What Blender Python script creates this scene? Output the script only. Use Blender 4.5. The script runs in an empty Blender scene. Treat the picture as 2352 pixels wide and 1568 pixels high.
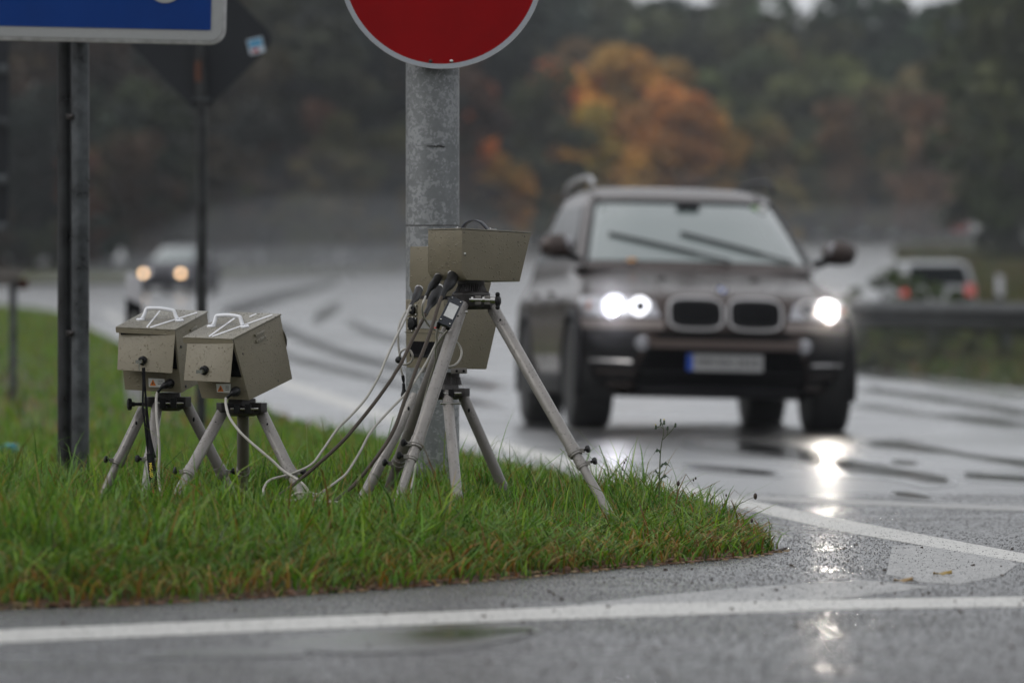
import bpy, bmesh, math, random
import numpy as np
from mathutils import Vector, Matrix
random.seed(7); RNG = np.random.default_rng(7)
sc = bpy.context.scene
C = sc.collection
R = math.radians
# ------------------------------------------------------------------ camera, world, sun
CAMZ = 0.85            # eye height over the road datum
F = 13067.0            # focal length in pixels of a 2352 px wide picture (200 mm lens)
HY = 600.0             # picture row of the true horizon
cam_d = bpy.data.cameras.new("camera"); cam = bpy.data.objects.new("camera", cam_d); C.objects.link(cam)
cam.location = (0, 0, CAMZ); cam.rotation_euler = (R(90), 0, 0)
cam_d.lens = 200.0; cam_d.sensor_width = 36.0
cam_d.shift_y = -(784 - HY) / 2352.0
cam_d.clip_start = 0.1; cam_d.clip_end = 6000
cam_d.dof.use_dof = True; cam_d.dof.focus_distance = 16.35; cam_d.dof.aperture_fstop = 4.2
sc.camera = cam
w = bpy.data.worlds.new("World"); sc.world = w; w.use_nodes = True
wn = w.node_tree.nodes; wl = w.node_tree.links
bg = wn["Background"]
sky = wn.new("ShaderNodeTexSky"); sky.sky_type = 'NISHITA'; sky.sun_disc = False
SUN_EL, SUN_AZ = 42.0, -105.0
sky.sun_elevation = R(SUN_EL); sky.sun_rotation = R(SUN_AZ)
sky.air_density = 1.0; sky.dust_density = 3.0; sky.ozone_density = 1.0
hs = wn.new("ShaderNodeHueSaturation"); hs.inputs['Saturation'].default_value = 0.12
wl.new(sky.outputs[0], hs.inputs['Color'])
# overcast: a closed cloud layer over the clear-sky colour
wtc = wn.new('ShaderNodeTexCoord'); cln = wn.new('ShaderNodeTexNoise'); cln.inputs['Scale'].default_value = 2.2; cln.inputs['Detail'].default_value = 5; wl.new(wtc.outputs['Generated'], cln.inputs['Vector'])
clr = wn.new('ShaderNodeValToRGB'); clr.color_ramp.elements[0].position = .3; clr.color_ramp.elements[0].color = (5.3, 5.5, 5.85, 1); clr.color_ramp.elements[1].position = .75; clr.color_ramp.elements[1].color = (7.5, 7.6, 7.8, 1); wl.new(cln.outputs['Fac'], clr.inputs[0])
cmx = wn.new('ShaderNodeMix'); cmx.data_type = 'RGBA'; cmx.inputs[0].default_value = .8
wl.new(hs.outputs[0], cmx.inputs[6]); wl.new(clr.outputs[0], cmx.inputs[7]); wl.new(cmx.outputs[2], bg.inputs['Color'])
bg.inputs['Strength'].default_value = 0.10
sun_d = bpy.data.lights.new("sun", 'SUN'); sun = bpy.data.objects.new("sun", sun_d); C.objects.link(sun)
sun_d.energy = 0.5; sun_d.angle = R(25); sun_d.color = (1.0, 0.97, 0.93)
_az = R(SUN_AZ)
sdir = Vector((math.sin(_az) * math.cos(R(SUN_EL)), math.cos(_az) * math.cos(R(SUN_EL)), math.sin(R(SUN_EL))))
sun.rotation_euler = sdir.to_track_quat('Z', 'Y').to_euler()
sc.view_settings.view_transform = 'Standard'; sc.view_settings.look = 'None'
sc.view_settings.gamma = 1.0; sc.view_settings.exposure = 0.45
sc.cycles.use_denoising = True
sc.cycles.volume_bounces = 0; sc.cycles.max_bounces = 8
sc.cycles.sample_clamp_indirect = 40.0

# ------------------------------------------------------------------ ground profile
def make_profile():
    D = np.array([0, 9.7, 14.5, 25, 39.6, 60, 90, 130, 187, 220, 260, 300, 350, 400, 450, 700, 3000.])
    z = np.array([-.561, -.7206, -.7995, -.972, -1.2124, -1.241, -1.2845, -1.30, -1.02, -.75, -.35, .10, .85, 1.55, 2.2, 5.5, 30.])
    d = np.arange(0, 3000, 2.0); zz = np.interp(d, D, z)
    k = np.ones(7) / 7
    zs = np.convolve(np.pad(zz, 3, mode='reflect', reflect_type='odd'), k, mode='valid')
    return d, zs
_pd, _pz = make_profile()
def road_z(X, D):
    return CAMZ + np.interp(D, _pd, _pz)
def Q(px, py, D):
    return Vector(((px - 1176) / F * D, D, CAMZ - (py - HY) / F * D))
def hit(px, py, zf=road_z):
    lo = None
    for D in np.concatenate([np.arange(6, 60, .25), np.arange(60, 500, 2.0)]):
        p = Q(px, py, float(D))
        if p.z < zf(p.x, p.y):
            a, b = float(D) - 2.0, float(D)
            for _ in range(30):
                m = (a + b) / 2; p = Q(px, py, m)
                if p.z < zf(p.x, p.y): b = m
                else: a = m
            return Q(px, py, (a + b) / 2)
    return Q(px, py, 480)

# right-hand outline of the grass island (depth -> x)
_edge_px = [(-900, 1446), (-300, 1415), (0, 1400), (350, 1388), (700, 1366), (1000, 1344), (1300, 1316), (1500, 1298), (1650, 1285), (1745, 1274), (1772, 1262),
            (1745, 1242), (1650, 1208), (1400, 1140), (1176, 1085), (1000, 1050), (870, 1025), (640, 950), (480, 880), (250, 775), (150, 722), (-60, 703)]
EDGE = np.array([[*(hit(*p)[:2])] for p in _edge_px])
EX, ED = EDGE[:, 0], EDGE[:, 1]
def edge_dist(X, D):
    X = np.atleast_1d(np.asarray(X, float)); D = np.atleast_1d(np.asarray(D, float))
    best = np.full(X.shape, 1e9)
    for i in range(len(EX) - 1):
        ax, ay, bx, by = EX[i], ED[i], EX[i+1], ED[i+1]
        vx, vy = bx - ax, by - ay; L = vx*vx + vy*vy + 1e-9
        t = np.clip(((X - ax) * vx + (D - ay) * vy) / L, 0, 1)
        best = np.minimum(best, np.hypot(X - ax - t*vx, D - ay - t*vy))
    xr = np.interp(D, ED, EX)
    inside = (X < xr) & (D > ED[0]) & (D < ED[-1])
    return np.where(inside, best, -best)
def island_h(X, D):
    e = edge_dist(X, D)
    t = np.clip(e / 0.9, 0, 1)
    t2 = np.clip(e / 0.14, 0, 1); h = 0.005 + 0.020 * t2 * t2 * (3 - 2 * t2) + 0.072 * t * t * (3 - 2 * t)
    h = h + 0.018 * np.sin(np.asarray(X) * 3.1 + 1.0) * np.sin(np.asarray(D) * 2.3) * t
    return np.where(e > 0, h, 0.0)
def isl_z(X, D):
    return road_z(X, D) + float(island_h(X, D)[0])

# ------------------------------------------------------------------ helpers
def tag(o, label=None, cat=None, group=None, kind=None):
    if label: o['label'] = label
    if cat: o['category'] = cat
    if group: o['group'] = group
    if kind: o['kind'] = kind
    return o
def empty(name, loc=(0, 0, 0), rot=(0, 0, 0)):
    o = bpy.data.objects.new(name, None); C.objects.link(o)
    o.location = loc; o.rotation_euler = rot; o.empty_display_size = .1
    return o
def perp(d):
    d = d.normalized()
    a = Vector((0, 0, 1)) if abs(d.z) < .9 else Vector((1, 0, 0))
    u = d.cross(a).normalized(); v = d.cross(u).normalized()
    return u, v
def catmull(P, n=8):
    P = [Vector(p) for p in P]
    out = []
    for i in range(len(P) - 1):
        p0 = P[max(i-1, 0)]; p1 = P[i]; p2 = P[i+1]; p3 = P[min(i+2, len(P)-1)]
        for k in range(n):
            t = k / n
            out.append(0.5 * ((2*p1) + (p2-p0)*t + (2*p0-5*p1+4*p2-p3)*t*t + (3*p1-p0-3*p2+p3)*t*t*t))
    out.append(P[-1]); return out
class MB:
    def __init__(s): s.v = []; s.f = []; s.m = []; s.mi = 0
    def add(s, vs, fs):
        b = len(s.v); s.v += [tuple(x) for x in vs]; s.f += [tuple(i + b for i in f) for f in fs]; s.m += [s.mi] * len(fs); return s
    def hexa(s, p):   # 8 points: bottom ring 0-3, top ring 4-7
        return s.add(p, [(3,2,1,0),(4,5,6,7),(0,1,5,4),(1,2,6,5),(2,3,7,6),(3,0,4,7)])
    def box(s, c, h, M=None):
        c = Vector(c); P = []
        for z in (-1, 1):
            for x, y in ((-1,-1),(1,-1),(1,1),(-1,1)):
                q = Vector((x*h[0], y*h[1], z*h[2]))
                if M: q = M @ q
                P.append(c + q)
        return s.hexa(P)
    def prism(s, poly, ext):
        n = len(poly); ext = Vector(ext)
        return s.add([Vector(p) for p in poly] + [Vector(p) + ext for p in poly],
                     [tuple(range(n)), tuple(range(2*n-1, n-1, -1))] + [(i, i+n, (i+1) % n + n, (i+1) % n) for i in range(n)])
    def tube(s, P, r, seg=10, cap=True, flat=None):
        P = [Vector(p) for p in P]; n = len(P)
        rr = r if isinstance(r, (list, tuple)) else [r] * n
        u = None; V = []
        for i, p in enumerate(P):
            d = (P[min(i+1, n-1)] - P[max(i-1, 0)])
            if d.length < 1e-9: d = Vector((0, 0, 1))
            d.normalize()
            if u is None: u, v = perp(d)
            else:
                u = (u - d * u.dot(d))
                if u.length < 1e-6: u, v = perp(d)
                u.normalize(); v = d.cross(u)
            for k in range(seg):
                a = 2*math.pi*k/seg
                V.append(p + (u*math.cos(a) + v*math.sin(a)) * rr[i])
        Fc = [(i*seg+k, i*seg+(k+1) % seg, (i+1)*seg+(k+1) % seg, (i+1)*seg+k) for i in range(n-1) for k in range(seg)]
        if cap: Fc += [tuple(range(seg-1, -1, -1)), tuple((n-1)*seg+k for k in range(seg))]
        return s.add(V, Fc)
    def cyl(s, a, b, r0, r1=None, seg=16): return s.tube([a, b], [r0, r0 if r1 is None else r1], seg)
    def lathe(s, a, axis, prof, seg=24):   # prof: (along, radius)
        a = Vector(a); axis = Vector(axis).normalized(); u, v = perp(axis); V = []
        for (t, r) in prof:
            for k in range(seg):
                g = 2*math.pi*k/seg; V.append(a + axis*t + (u*math.cos(g)+v*math.sin(g))*max(r, 1e-4))
        n = len(prof)
        return s.add(V, [(i*seg+k, i*seg+(k+1) % seg, (i+1)*seg+(k+1) % seg, (i+1)*seg+k) for i in range(n-1) for k in range(seg)]
                     + [tuple(range(seg-1, -1, -1)), tuple((n-1)*seg+k for k in range(seg))])
    def ball(s, c, r, sq=(1,1,1), seg=10):
        c = Vector(c); V = []; n = seg//2
        for i in range(n+1):
            th = math.pi*i/n
            for k in range(seg):
                a = 2*math.pi*k/seg
                V.append(c + Vector((math.sin(th)*math.cos(a)*r*sq[0], math.sin(th)*math.sin(a)*r*sq[1], math.cos(th)*r*sq[2])))
        return s.add(V, [(i*seg+k, (i+1)*seg+k, (i+1)*seg+(k+1) % seg, i*seg+(k+1) % seg) for i in range(n) for k in range(seg)])
    def grid(s, G):
        n = len(G); m = len(G[0])
        return s.add([p for row in G for p in row], [(i*m+j, i*m+j+1, (i+1)*m+j+1, (i+1)*m+j) for i in range(n-1) for j in range(m-1)])
    def build(s, name, mat, parent=None, bevel=0, solid=0, world=True, smooth=40, up=False):
        me = bpy.data.meshes.new(name)
        off = parent.location if (parent is not None and world) else Vector((0,0,0))
        if parent is not None and world and parent.parent is not None: off = parent['_w']
        off = Vector(off)
        me.from_pydata([Vector(p) - off for p in s.v], [], s.f)
        mats = mat if isinstance(mat, (list, tuple)) else [mat]
        for m_ in mats: me.materials.append(m_)
        if len(mats) > 1: me.polygons.foreach_set('material_index', s.m)
        bm = bmesh.new(); bm.from_mesh(me)
        bmesh.ops.remove_doubles(bm, verts=bm.verts, dist=1e-6)
        bmesh.ops.recalc_face_normals(bm, faces=bm.faces)
        if up and sum(f.normal.z for f in bm.faces) < 0: bmesh.ops.reverse_faces(bm, faces=bm.faces)
        if bevel:
            ed = [e for e in bm.edges if len(e.link_faces) == 2 and e.calc_face_angle() > R(35)]
            bmesh.ops.bevel(bm, geom=ed, offset=bevel, segments=2, affect='EDGES', profile=.6, clamp_overlap=True)
        bm.to_mesh(me); bm.free()
        if smooth:
            me.shade_smooth(); me.set_sharp_from_angle(angle=R(smooth))
        o = bpy.data.objects.new(name, me); C.objects.link(o)
        if parent is not None: o.parent = parent
        if solid:
            md = o.modifiers.new("solid", 'SOLIDIFY'); md.thickness = solid; md.offset = 0
        if parent is not None and world:
            # children of a part keep absolute coordinates through the part's own origin
            o['_w'] = tuple(off)
        return o
def sub(part):   # sub-part parent helper: the part's origin is its parent's
    return part

# ------------------------------------------------------------------ materials
def mat(name, col, rough=.5, metal=0., var=None, bump=None, coat=0., spec=.5, emit=None, drops=0, col2=None, rvar=0, dirt=None):
    m = bpy.data.materials.new(name); m.use_nodes = True
    N = m.node_tree.nodes; L = m.node_tree.links; b = N["Principled BSDF"]
    b.inputs['Base Color'].default_value = (*col, 1); b.inputs['Roughness'].default_value = rough
    b.inputs['Metallic'].default_value = metal; b.inputs['Coat Weight'].default_value = coat
    b.inputs['Coat Roughness'].default_value = .06; b.inputs['Specular IOR Level'].default_value = spec
    tc = N.new('ShaderNodeTexCoord')
    def noise(scale, det=4, rough_=.6, vec=None):
        n = N.new('ShaderNodeTexNoise'); n.inputs['Scale'].default_value = scale; n.inputs['Detail'].default_value = det
        n.inputs['Roughness'].default_value = rough_; L.new(vec or tc.outputs['Object'], n.inputs['Vector']); return n
    if emit:
        b.inputs['Emission Color'].default_value = (*emit[0], 1); b.inputs['Emission Strength'].default_value = emit[1]
    if var:
        n = noise(var[0]); r = N.new('ShaderNodeValToRGB')
        c2 = col2 or tuple(c * (1 - var[1]) for c in col)
        r.color_ramp.elements[0].position = .35; r.color_ramp.elements[1].position = .65
        r.color_ramp.elements[0].color = (*c2, 1); r.color_ramp.elements[1].color = (*col, 1)
        L.new(n.outputs['Fac'], r.inputs[0]); L.new(r.outputs[0], b.inputs['Base Color'])
        if rvar:
            mr = N.new('ShaderNodeMapRange'); mr.inputs[1].default_value = .3; mr.inputs[2].default_value = .7
            mr.inputs[3].default_value = rough - rvar; mr.inputs[4].default_value = rough + rvar
            L.new(n.outputs['Fac'], mr.inputs[0]); L.new(mr.outputs[0], b.inputs['Roughness'])
    last = None
    if bump:
        n = noise(bump[0], 3); bn = N.new('ShaderNodeBump'); bn.inputs['Strength'].default_value = bump[1]
        bn.inputs['Distance'].default_value = bump[2] if len(bump) > 2 else .002
        L.new(n.outputs['Fac'], bn.inputs['Height']); last = bn
    if drops:
        hs_ = None
        for sc_, rad in ((drops, .32), (drops * 2.3, .3)):
            v = N.new('ShaderNodeTexVoronoi'); v.inputs['Scale'].default_value = sc_; L.new(tc.outputs['Object'], v.inputs['Vector'])
            mr = N.new('ShaderNodeMapRange'); mr.interpolation_type = 'SMOOTHSTEP'
            mr.inputs[1].default_value = rad; mr.inputs[2].default_value = 0.05; mr.inputs[3].default_value = 0; mr.inputs[4].default_value = 1
            L.new(v.outputs['Distance'], mr.inputs[0])
            # only some cells carry a drop
            sx = N.new('ShaderNodeSeparateColor'); L.new(v.outputs['Color'], sx.inputs[0])
            gt = N.new('ShaderNodeMath'); gt.operation = 'GREATER_THAN'; gt.inputs[1].default_value = .45; L.new(sx.outputs[0], gt.inputs[0])
            mu = N.new('ShaderNodeMath'); mu.operation = 'MULTIPLY'; L.new(mr.outputs[0], mu.inputs[0]); L.new(gt.outputs[0], mu.inputs[1])
            if hs_ is None: hs_ = mu
            else:
                ad = N.new('ShaderNodeMath'); ad.operation = 'MAXIMUM'; L.new(hs_.outputs[0], ad.inputs[0]); L.new(mu.outputs[0], ad.inputs[1]); hs_ = ad
        bn = N.new('ShaderNodeBump'); bn.inputs['Strength'].default_value = .8; bn.inputs['Distance'].default_value = .0022
        L.new(hs_.outputs[0], bn.inputs['Height'])
        if last: L.new(last.outputs[0], bn.inputs['Normal'])
        last = bn
        mr = N.new('ShaderNodeMapRange'); mr.inputs[3].default_value = rough; mr.inputs[4].default_value = .08
        L.new(hs_.outputs[0], mr.inputs[0]); L.new(mr.outputs[0], b.inputs['Roughness'])
        b.inputs['Coat Weight'].default_value = coat
    if last: L.new(last.outputs[0], b.inputs['Normal'])
    return m
M = {}
M['olive'] = mat('olive_paint', (.200, .176, .124), .42, spec=.3, var=(9, .10), bump=(700, .25, .0006), drops=95)
M['olive_wet'] = mat('olive_roof', (.22, .20, .15), .30, var=(40, .25), bump=(500, .25, .0006), drops=70)
M['olive_dark'] = mat('olive_recess', (.10, .092, .065), .5, var=(9, .1), bump=(700, .2, .0005))
M['leg'] = mat('grey_leg_paint', (.30, .28, .262), .36, metal=.2, var=(14, .14), drops=110, coat=.1)
M['leg_dark'] = mat('shaded_leg_paint', (.19, .175, .163), .40, metal=.25, var=(14, .1), drops=110, coat=.2)  # leg grey copied darker: shade coloured into the rear legs, also on two fittings
M['plastic'] = mat('black_plastic', (.009, .009, .010), .45, spec=.25, var=(60, .4), bump=(160, .25, .001))
M['casting'] = mat('dark_casting', (.05, .045, .043), .4, metal=.3, var=(40, .3), bump=(120, .2, .001))
M['dark'] = mat('recess_black', (.004, .004, .005), .6, spec=.1)
M['steel'] = mat('bare_steel', (.5, .49, .47), .25, metal=1)
M['white_plastic'] = mat('white_plastic', (.72, .73, .76), .3, bump=(90, .1, .001))
M['tape'] = mat('white_tape', (.72, .72, .74), .4, var=(30, .12))
M['label'] = mat('white_label', (.75, .75, .74), .45, var=(200, .1))
M['orange'] = mat('warning_orange', (.72, .20, .02), .5)
M['black_print'] = mat('black_print', (.01, .01, .01), .5)
M['panel_grey'] = mat('panel_grey', (.23, .23, .22), .5)
M['red_print'] = mat('red_print', (.5, .04, .03), .5)
M['cable_white'] = mat('pale_cable', (.42, .40, .36), .4, var=(25, .15), drops=160)
M['cable_brown'] = mat('brown_cable', (.065, .048, .034), .38, spec=.3, var=(20, .3), drops=160)
M['strap'] = mat('grey_strap', (.06, .062, .075), .4, var=(200, .2))
def galv():
    m = mat('galvanised_steel', (.3, .31, .32), .42, metal=.35)
    N = m.node_tree.nodes; L = m.node_tree.links; b = N["Principled BSDF"]
    tc = N.new('ShaderNodeTexCoord')
    nz = N.new('ShaderNodeTexNoise'); nz.inputs['Scale'].default_value = 34; nz.inputs['Detail'].default_value = 4; L.new(tc.outputs['Object'], nz.inputs['Vector'])
    mx = N.new('ShaderNodeMix'); mx.data_type = 'RGBA'; mx.inputs[0].default_value = .10
    L.new(tc.outputs['Object'], mx.inputs[6]); L.new(nz.outputs['Color'], mx.inputs[7])
    v = N.new('ShaderNodeTexVoronoi'); v.inputs['Scale'].default_value = 66; L.new(mx.outputs[2], v.inputs['Vector'])
    sp = N.new('ShaderNodeSeparateColor'); L.new(v.outputs['Color'], sp.inputs[0])
    v2 = N.new('ShaderNodeTexVoronoi'); v2.inputs['Scale'].default_value = 80; L.new(mx.outputs[2], v2.inputs['Vector'])
    sp2 = N.new('ShaderNodeSeparateColor'); L.new(v2.outputs['Color'], sp2.inputs[0])
    n2 = N.new('ShaderNodeTexNoise'); n2.inputs['Scale'].default_value = 7; n2.inputs['Detail'].default_value = 5; L.new(tc.outputs['Object'], n2.inputs['Vector'])
    a1 = N.new('ShaderNodeMath'); a1.operation = 'MULTIPLY_ADD'; a1.inputs[1].default_value = .5; L.new(sp.outputs[0], a1.inputs[0]); L.new(n2.outputs['Fac'], a1.inputs[2])
    a2 = N.new('ShaderNodeMath'); a2.operation = 'MULTIPLY_ADD'; a2.inputs[1].default_value = .3; L.new(sp2.outputs[0], a2.inputs[0]); L.new(a1.outputs[0], a2.inputs[2])
    r = N.new('ShaderNodeValToRGB'); e = r.color_ramp.elements
    e[0].position = .35; e[0].color = (.175, .183, .188, 1); e[1].position = 1.35; e[1].color = (.33, .34, .35, 1)
    x = e.new(.95); x.color = (.215, .225, .23, 1)
    L.new(a2.outputs[0], r.inputs[0]); L.new(r.outputs[0], b.inputs['Base Color'])
    mr = N.new('ShaderNodeMapRange'); mr.inputs[3].default_value = .52; mr.inputs[4].default_value = .3; L.new(sp.outputs[0], mr.inputs[0]); L.new(mr.outputs[0], b.inputs['Roughness'])
    return m
M['galv'] = galv()
M['galv_dark'] = mat('weathered_dark_steel', (.028, .031, .033), .35, metal=.1, var=(14, .75), bump=(60, .2, .001), rvar=.1)
M['galv_mid'] = mat('weathered_grey_steel', (.10, .11, .118), .35, metal=.3, var=(13, .7), bump=(60, .2, .001), rvar=.12)
M['rust'] = mat('rusty_band', (.10, .035, .018), .7, var=(50, .5))
M['sign_red'] = mat('sign_red', (.27, .002, .004), .4, var=(6, .12), spec=.15)
M['sign_white'] = mat('sign_reflective_white', (.40, .43, .47), .4, var=(220, .12))
M['sign_border'] = mat('sign_border_grey', (.36, .37, .37), .4, var=(240, .1))
M['sign_blue'] = mat('sign_blue', (.002, .04, .22), .4, var=(5, .12), spec=.2)
M['alu'] = mat('aluminium_edge', (.62, .62, .63), .35, metal=.6, var=(30, .3))
M['sign_back'] = mat('sign_back_grey', (.028, .031, .036), .5, spec=.25, var=(4, .15))
M['sticker_pale'] = mat('sticker_pale', (.5, .58, .65), .4)
M['sticker_blue'] = mat('sticker_blue', (.08, .3, .5), .4)
M['sticker_red'] = mat('sticker_red', (.45, .05, .04), .4)

def asphalt():
    m = bpy.data.materials.new('wet_asphalt'); m.use_nodes = True
    N = m.node_tree.nodes; L = m.node_tree.links; b = N["Principled BSDF"]
    tc = N.new('ShaderNodeTexCoord')
    def noise(scale, det=4, vec=None, dist=0):
        n = N.new('ShaderNodeTexNoise'); n.inputs['Scale'].default_value = scale; n.inputs['Detail'].default_value = det; n.inputs['Distortion'].default_value = dist
        L.new(vec or tc.outputs['Object'], n.inputs['Vector']); return n
    def mth(op, a, b_=None, c=None):
        n = N.new('ShaderNodeMath'); n.operation = op
        for i, x in enumerate((a, b_, c)):
            if x is None: continue
            if isinstance(x, (int, float)): n.inputs[i].default_value = x
            else: L.new(x, n.inputs[i])
        return n.outputs[0]
    def rng(x, a, b_, c, d, smooth=True):
        n = N.new('ShaderNodeMapRange'); n.interpolation_type = 'SMOOTHSTEP' if smooth else 'LINEAR'
        L.new(x, n.inputs[0])
        for i, q in enumerate((a, b_, c, d)): n.inputs[1+i].default_value = q
        return n.outputs[0]
    # wheel tracks: arcs round a far point
    sp = N.new('ShaderNodeSeparateXYZ'); L.new(tc.outputs['Object'], sp.inputs[0])
    big = noise(.22, 5, dist=.6); mid = noise(1.3, 5); fine = noise(90, 5); grit = noise(420, 2)
    # film of water: patchy
    dx = mth('SUBTRACT', sp.outputs[0], 95.0); dy = mth('SUBTRACT', sp.outputs[1], 30.0)
    rad = mth('SQRT', mth('ADD', mth('MULTIPLY', dx, dx), mth('MULTIPLY', dy, dy)))
    radn = mth('MULTIPLY_ADD', big.outputs['Fac'], 1.6, rad)
    tr = mth('SINE', mth('MULTIPLY', radn, 3.6))
    trk = rng(tr, .1, .95, 0., 1.)
    far = rng(sp.outputs[1], 22, 40, 0., 1.)
    trk = mth('MULTIPLY', trk, far)
    pud = rng(mth('MULTIPLY_ADD', mid.outputs['Fac'], .5, mth('MULTIPLY', big.outputs['Fac'], .7)), .58, .68, 0., 1.)
    wet = mth('MAXIMUM', mth('MULTIPLY', trk, .75), pud)
    nearf = rng(sp.outputs[1], 15, 30, 0., 1.)
    ro = mth('MULTIPLY_ADD', wet, -.22, mth('MULTIPLY_ADD', nearf, .05, .27))
    ro = mth('MULTIPLY_ADD', mid.outputs['Fac'], .12, mth('SUBTRACT', ro, .06))
    wa = N.new('ShaderNodeAttribute'); wa.attribute_name = 'wet'
    wat = mth('MULTIPLY', wa.outputs['Fac'], rng(noise(.8, 4).outputs['Fac'], .25, .5, .35, 1.))
    ro = mth('ADD', mth('MULTIPLY', ro, mth('SUBTRACT', 1., wat)), mth('MULTIPLY', wat, .07))
    L.new(ro, b.inputs['Roughness'])
    r = N.new('ShaderNodeValToRGB'); e = r.color_ramp.elements
    e[0].position = .36; e[0].color = (.014, .014, .015, 1); e[1].position = .68; e[1].color = (.11, .108, .105, 1)
    L.new(fine.outputs['Fac'], r.inputs[0])
    dk = N.new('ShaderNodeMix'); dk.data_type = 'RGBA'; dk.blend_type = 'MULTIPLY'; dk.inputs[0].default_value = 1
    gr = N.new('ShaderNodeCombineColor'); g = rng(mid.outputs['Fac'], .3, .7, .7, 1.1)
    for i in range(3): L.new(g, gr.inputs[i])
    L.new(r.outputs[0], dk.inputs[6]); L.new(gr.outputs[0], dk.inputs[7]); L.new(dk.outputs[2], b.inputs['Base Color'])
    bp = N.new('ShaderNodeBump'); bp.inputs['Distance'].default_value = .0022
    st = mth('MAXIMUM', .0, mth('SUBTRACT', mth('MULTIPLY_ADD', nearf, -.45, mth('MULTIPLY_ADD', wet, -.30, 1.0)), wat)); L.new(st, bp.inputs['Strength'])
    L.new(mth('ADD', mth('MULTIPLY_ADD', grit.outputs['Fac'], .45, fine.outputs['Fac']), mth('MULTIPLY', noise(28, 3).outputs['Fac'], .9)), bp.inputs['Height'])
    L.new(bp.outputs[0], b.inputs['Normal'])
    b.inputs['IOR'].default_value = 1.7; L.new(mth('MULTIPLY_ADD', nearf, .8, .10), b.inputs['Coat Weight']); L.new(mth('MULTIPLY_ADD', wat, -.2, .28), b.inputs['Coat Roughness']); L.new(bp.outputs[0], b.inputs['Coat Normal'])
    return m
M['asphalt'] = asphalt()
M['paint'] = mat('road_paint', (.66, .65, .61), .40, var=(60, .4), bump=(110, .7, .0016), col2=(.36, .35, .33))
M['paint_worn'] = mat('worn_road_paint', (.40, .39, .375), .34, var=(38, .5), bump=(110, .8, .0016), col2=(.11, .11, .107))
M['soil'] = mat('soil', (.050, .042, .020), .75, var=(40, .5), bump=(60, .8, .01), col2=(.08, .045, .020))
M['meadow'] = mat('meadow_ground', (.045, .062, .014), .8, var=(3, .5), bump=(30, .8, .02), col2=(.06, .05, .02))
M['floor'] = mat('woodland_floor', (.035, .038, .02), .9, var=(.5, .4), col2=(.05, .05, .02))

# ------------------------------------------------------------------ ground, road, markings
def sheet(name, Ds, xl, xr, nx, zf, m, kind='structure'):
    G = []
    for D in Ds:
        a, b_ = xl(D), xr(D)
        row = [(a + (b_-a)*k/nx, D) for k in range(nx+1)]
        G.append([(x, d, float(zf(x, d))) for x, d in row])
    mb = MB(); mb.grid(G); o = mb.build(name, m, smooth=80, up=True); tag(o, kind=kind); return o
sheet('ground', list(np.arange(-40, 500, 10.)) + list(np.arange(500, 3000, 100.)), lambda D: -400 - abs(D)*.3, lambda D: 400 + abs(D)*.3, 8,
      lambda x, d: road_z(x, max(d, 0)) - .35, M['floor'])
sheet('road', list(np.arange(-12, 60, 1.)) + list(np.arange(60, 472, 2.)), lambda D: -60, lambda D: 60, 12, lambda x, d: road_z(x, max(d, 0)), M['asphalt'])
_Ds = sorted(set(list(np.linspace(ED[0] + .01, 17, 70)) + list(np.linspace(17, 30, 60)) + list(np.linspace(30, ED[-1] - .1, 60))))
def _isl(x, d): return road_z(x, d) + float(island_h(x, d)[0]) - (0.02 if edge_dist(x, d)[0] < .01 else 0)
G = []
for D in _Ds:
    b_ = float(np.interp(D, ED, EX)); a = min(-9.0 - D * .12, b_ - .5); n = 60
    G.append([(x, D, _isl(x, D) + .004) for x in [b_ + (a - b_) * (k / n) ** 1.8 for k in range(n + 1)]])
mb = MB(); mb.grid(G); tag(mb.build('soil_verge', M['soil'], smooth=80, up=True), kind='structure')

def marking(name, poly, m, lift=.0014, label=None):
    # poly in picture pixels, laid on the road surface; densified
    top, bot = poly
    n = 40
    def samp(L_):
        L_ = [hit(*p) for p in L_]; xs = [0]
        for i in range(1, len(L_)): xs.append(xs[-1] + (L_[i]-L_[i-1]).length)
        out = []
        for k in range(n+1):
            t = xs[-1] * k / n; i = max(j for j in range(len(xs)) if xs[j] <= t + 1e-9); i = min(i, len(L_)-2)
            f = (t - xs[i]) / max(xs[i+1]-xs[i], 1e-9); out.append(L_[i].lerp(L_[i+1], f))
        return out
    A, B = samp(top), samp(bot)
    G = []
    for a, b_ in zip(A, B):
        row = []
        for k in range(5):
            p = a.lerp(b_, k/4); row.append((p.x, p.y, float(road_z(p.x, p.y)) + lift))
        G.append(row)
    mb = MB(); mb.grid(G)
    loop = [r_[0] for r_ in G] + [G[-1][k] for k in range(1, 5)] + [r_[4] for r_ in G[::-1][1:]] + [G[0][k] for k in range(3, 0, -1)]
    L = len(loop); mb.add(list(loop) + [(x, y, z - .006) for x, y, z in loop], [(k, (k+1) % L, (k+1) % L + L, k + L) for k in range(L)])
    o = mb.build(name, m, up=True); tag(o, kind='structure'); return o
marking('road_marking_line', ([(-250, 1466), (0, 1447), (600, 1422), (1176, 1399), (1476, 1386), (1926, 1377), (2500, 1368)],
                              [(-250, 1495), (0, 1476), (600, 1450), (1176, 1426), (1476, 1416), (1926, 1400), (2500, 1391)]), M['paint'])
marking('road_marking_hatch', ([(1300, 1391), (1476, 1371), (1700, 1350), (1990, 1333), (2130, 1346)], [(1300, 1396), (1476, 1395), (1700, 1386), (1926, 1375), (2130, 1350)]), M['paint_worn'], .0012)
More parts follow.
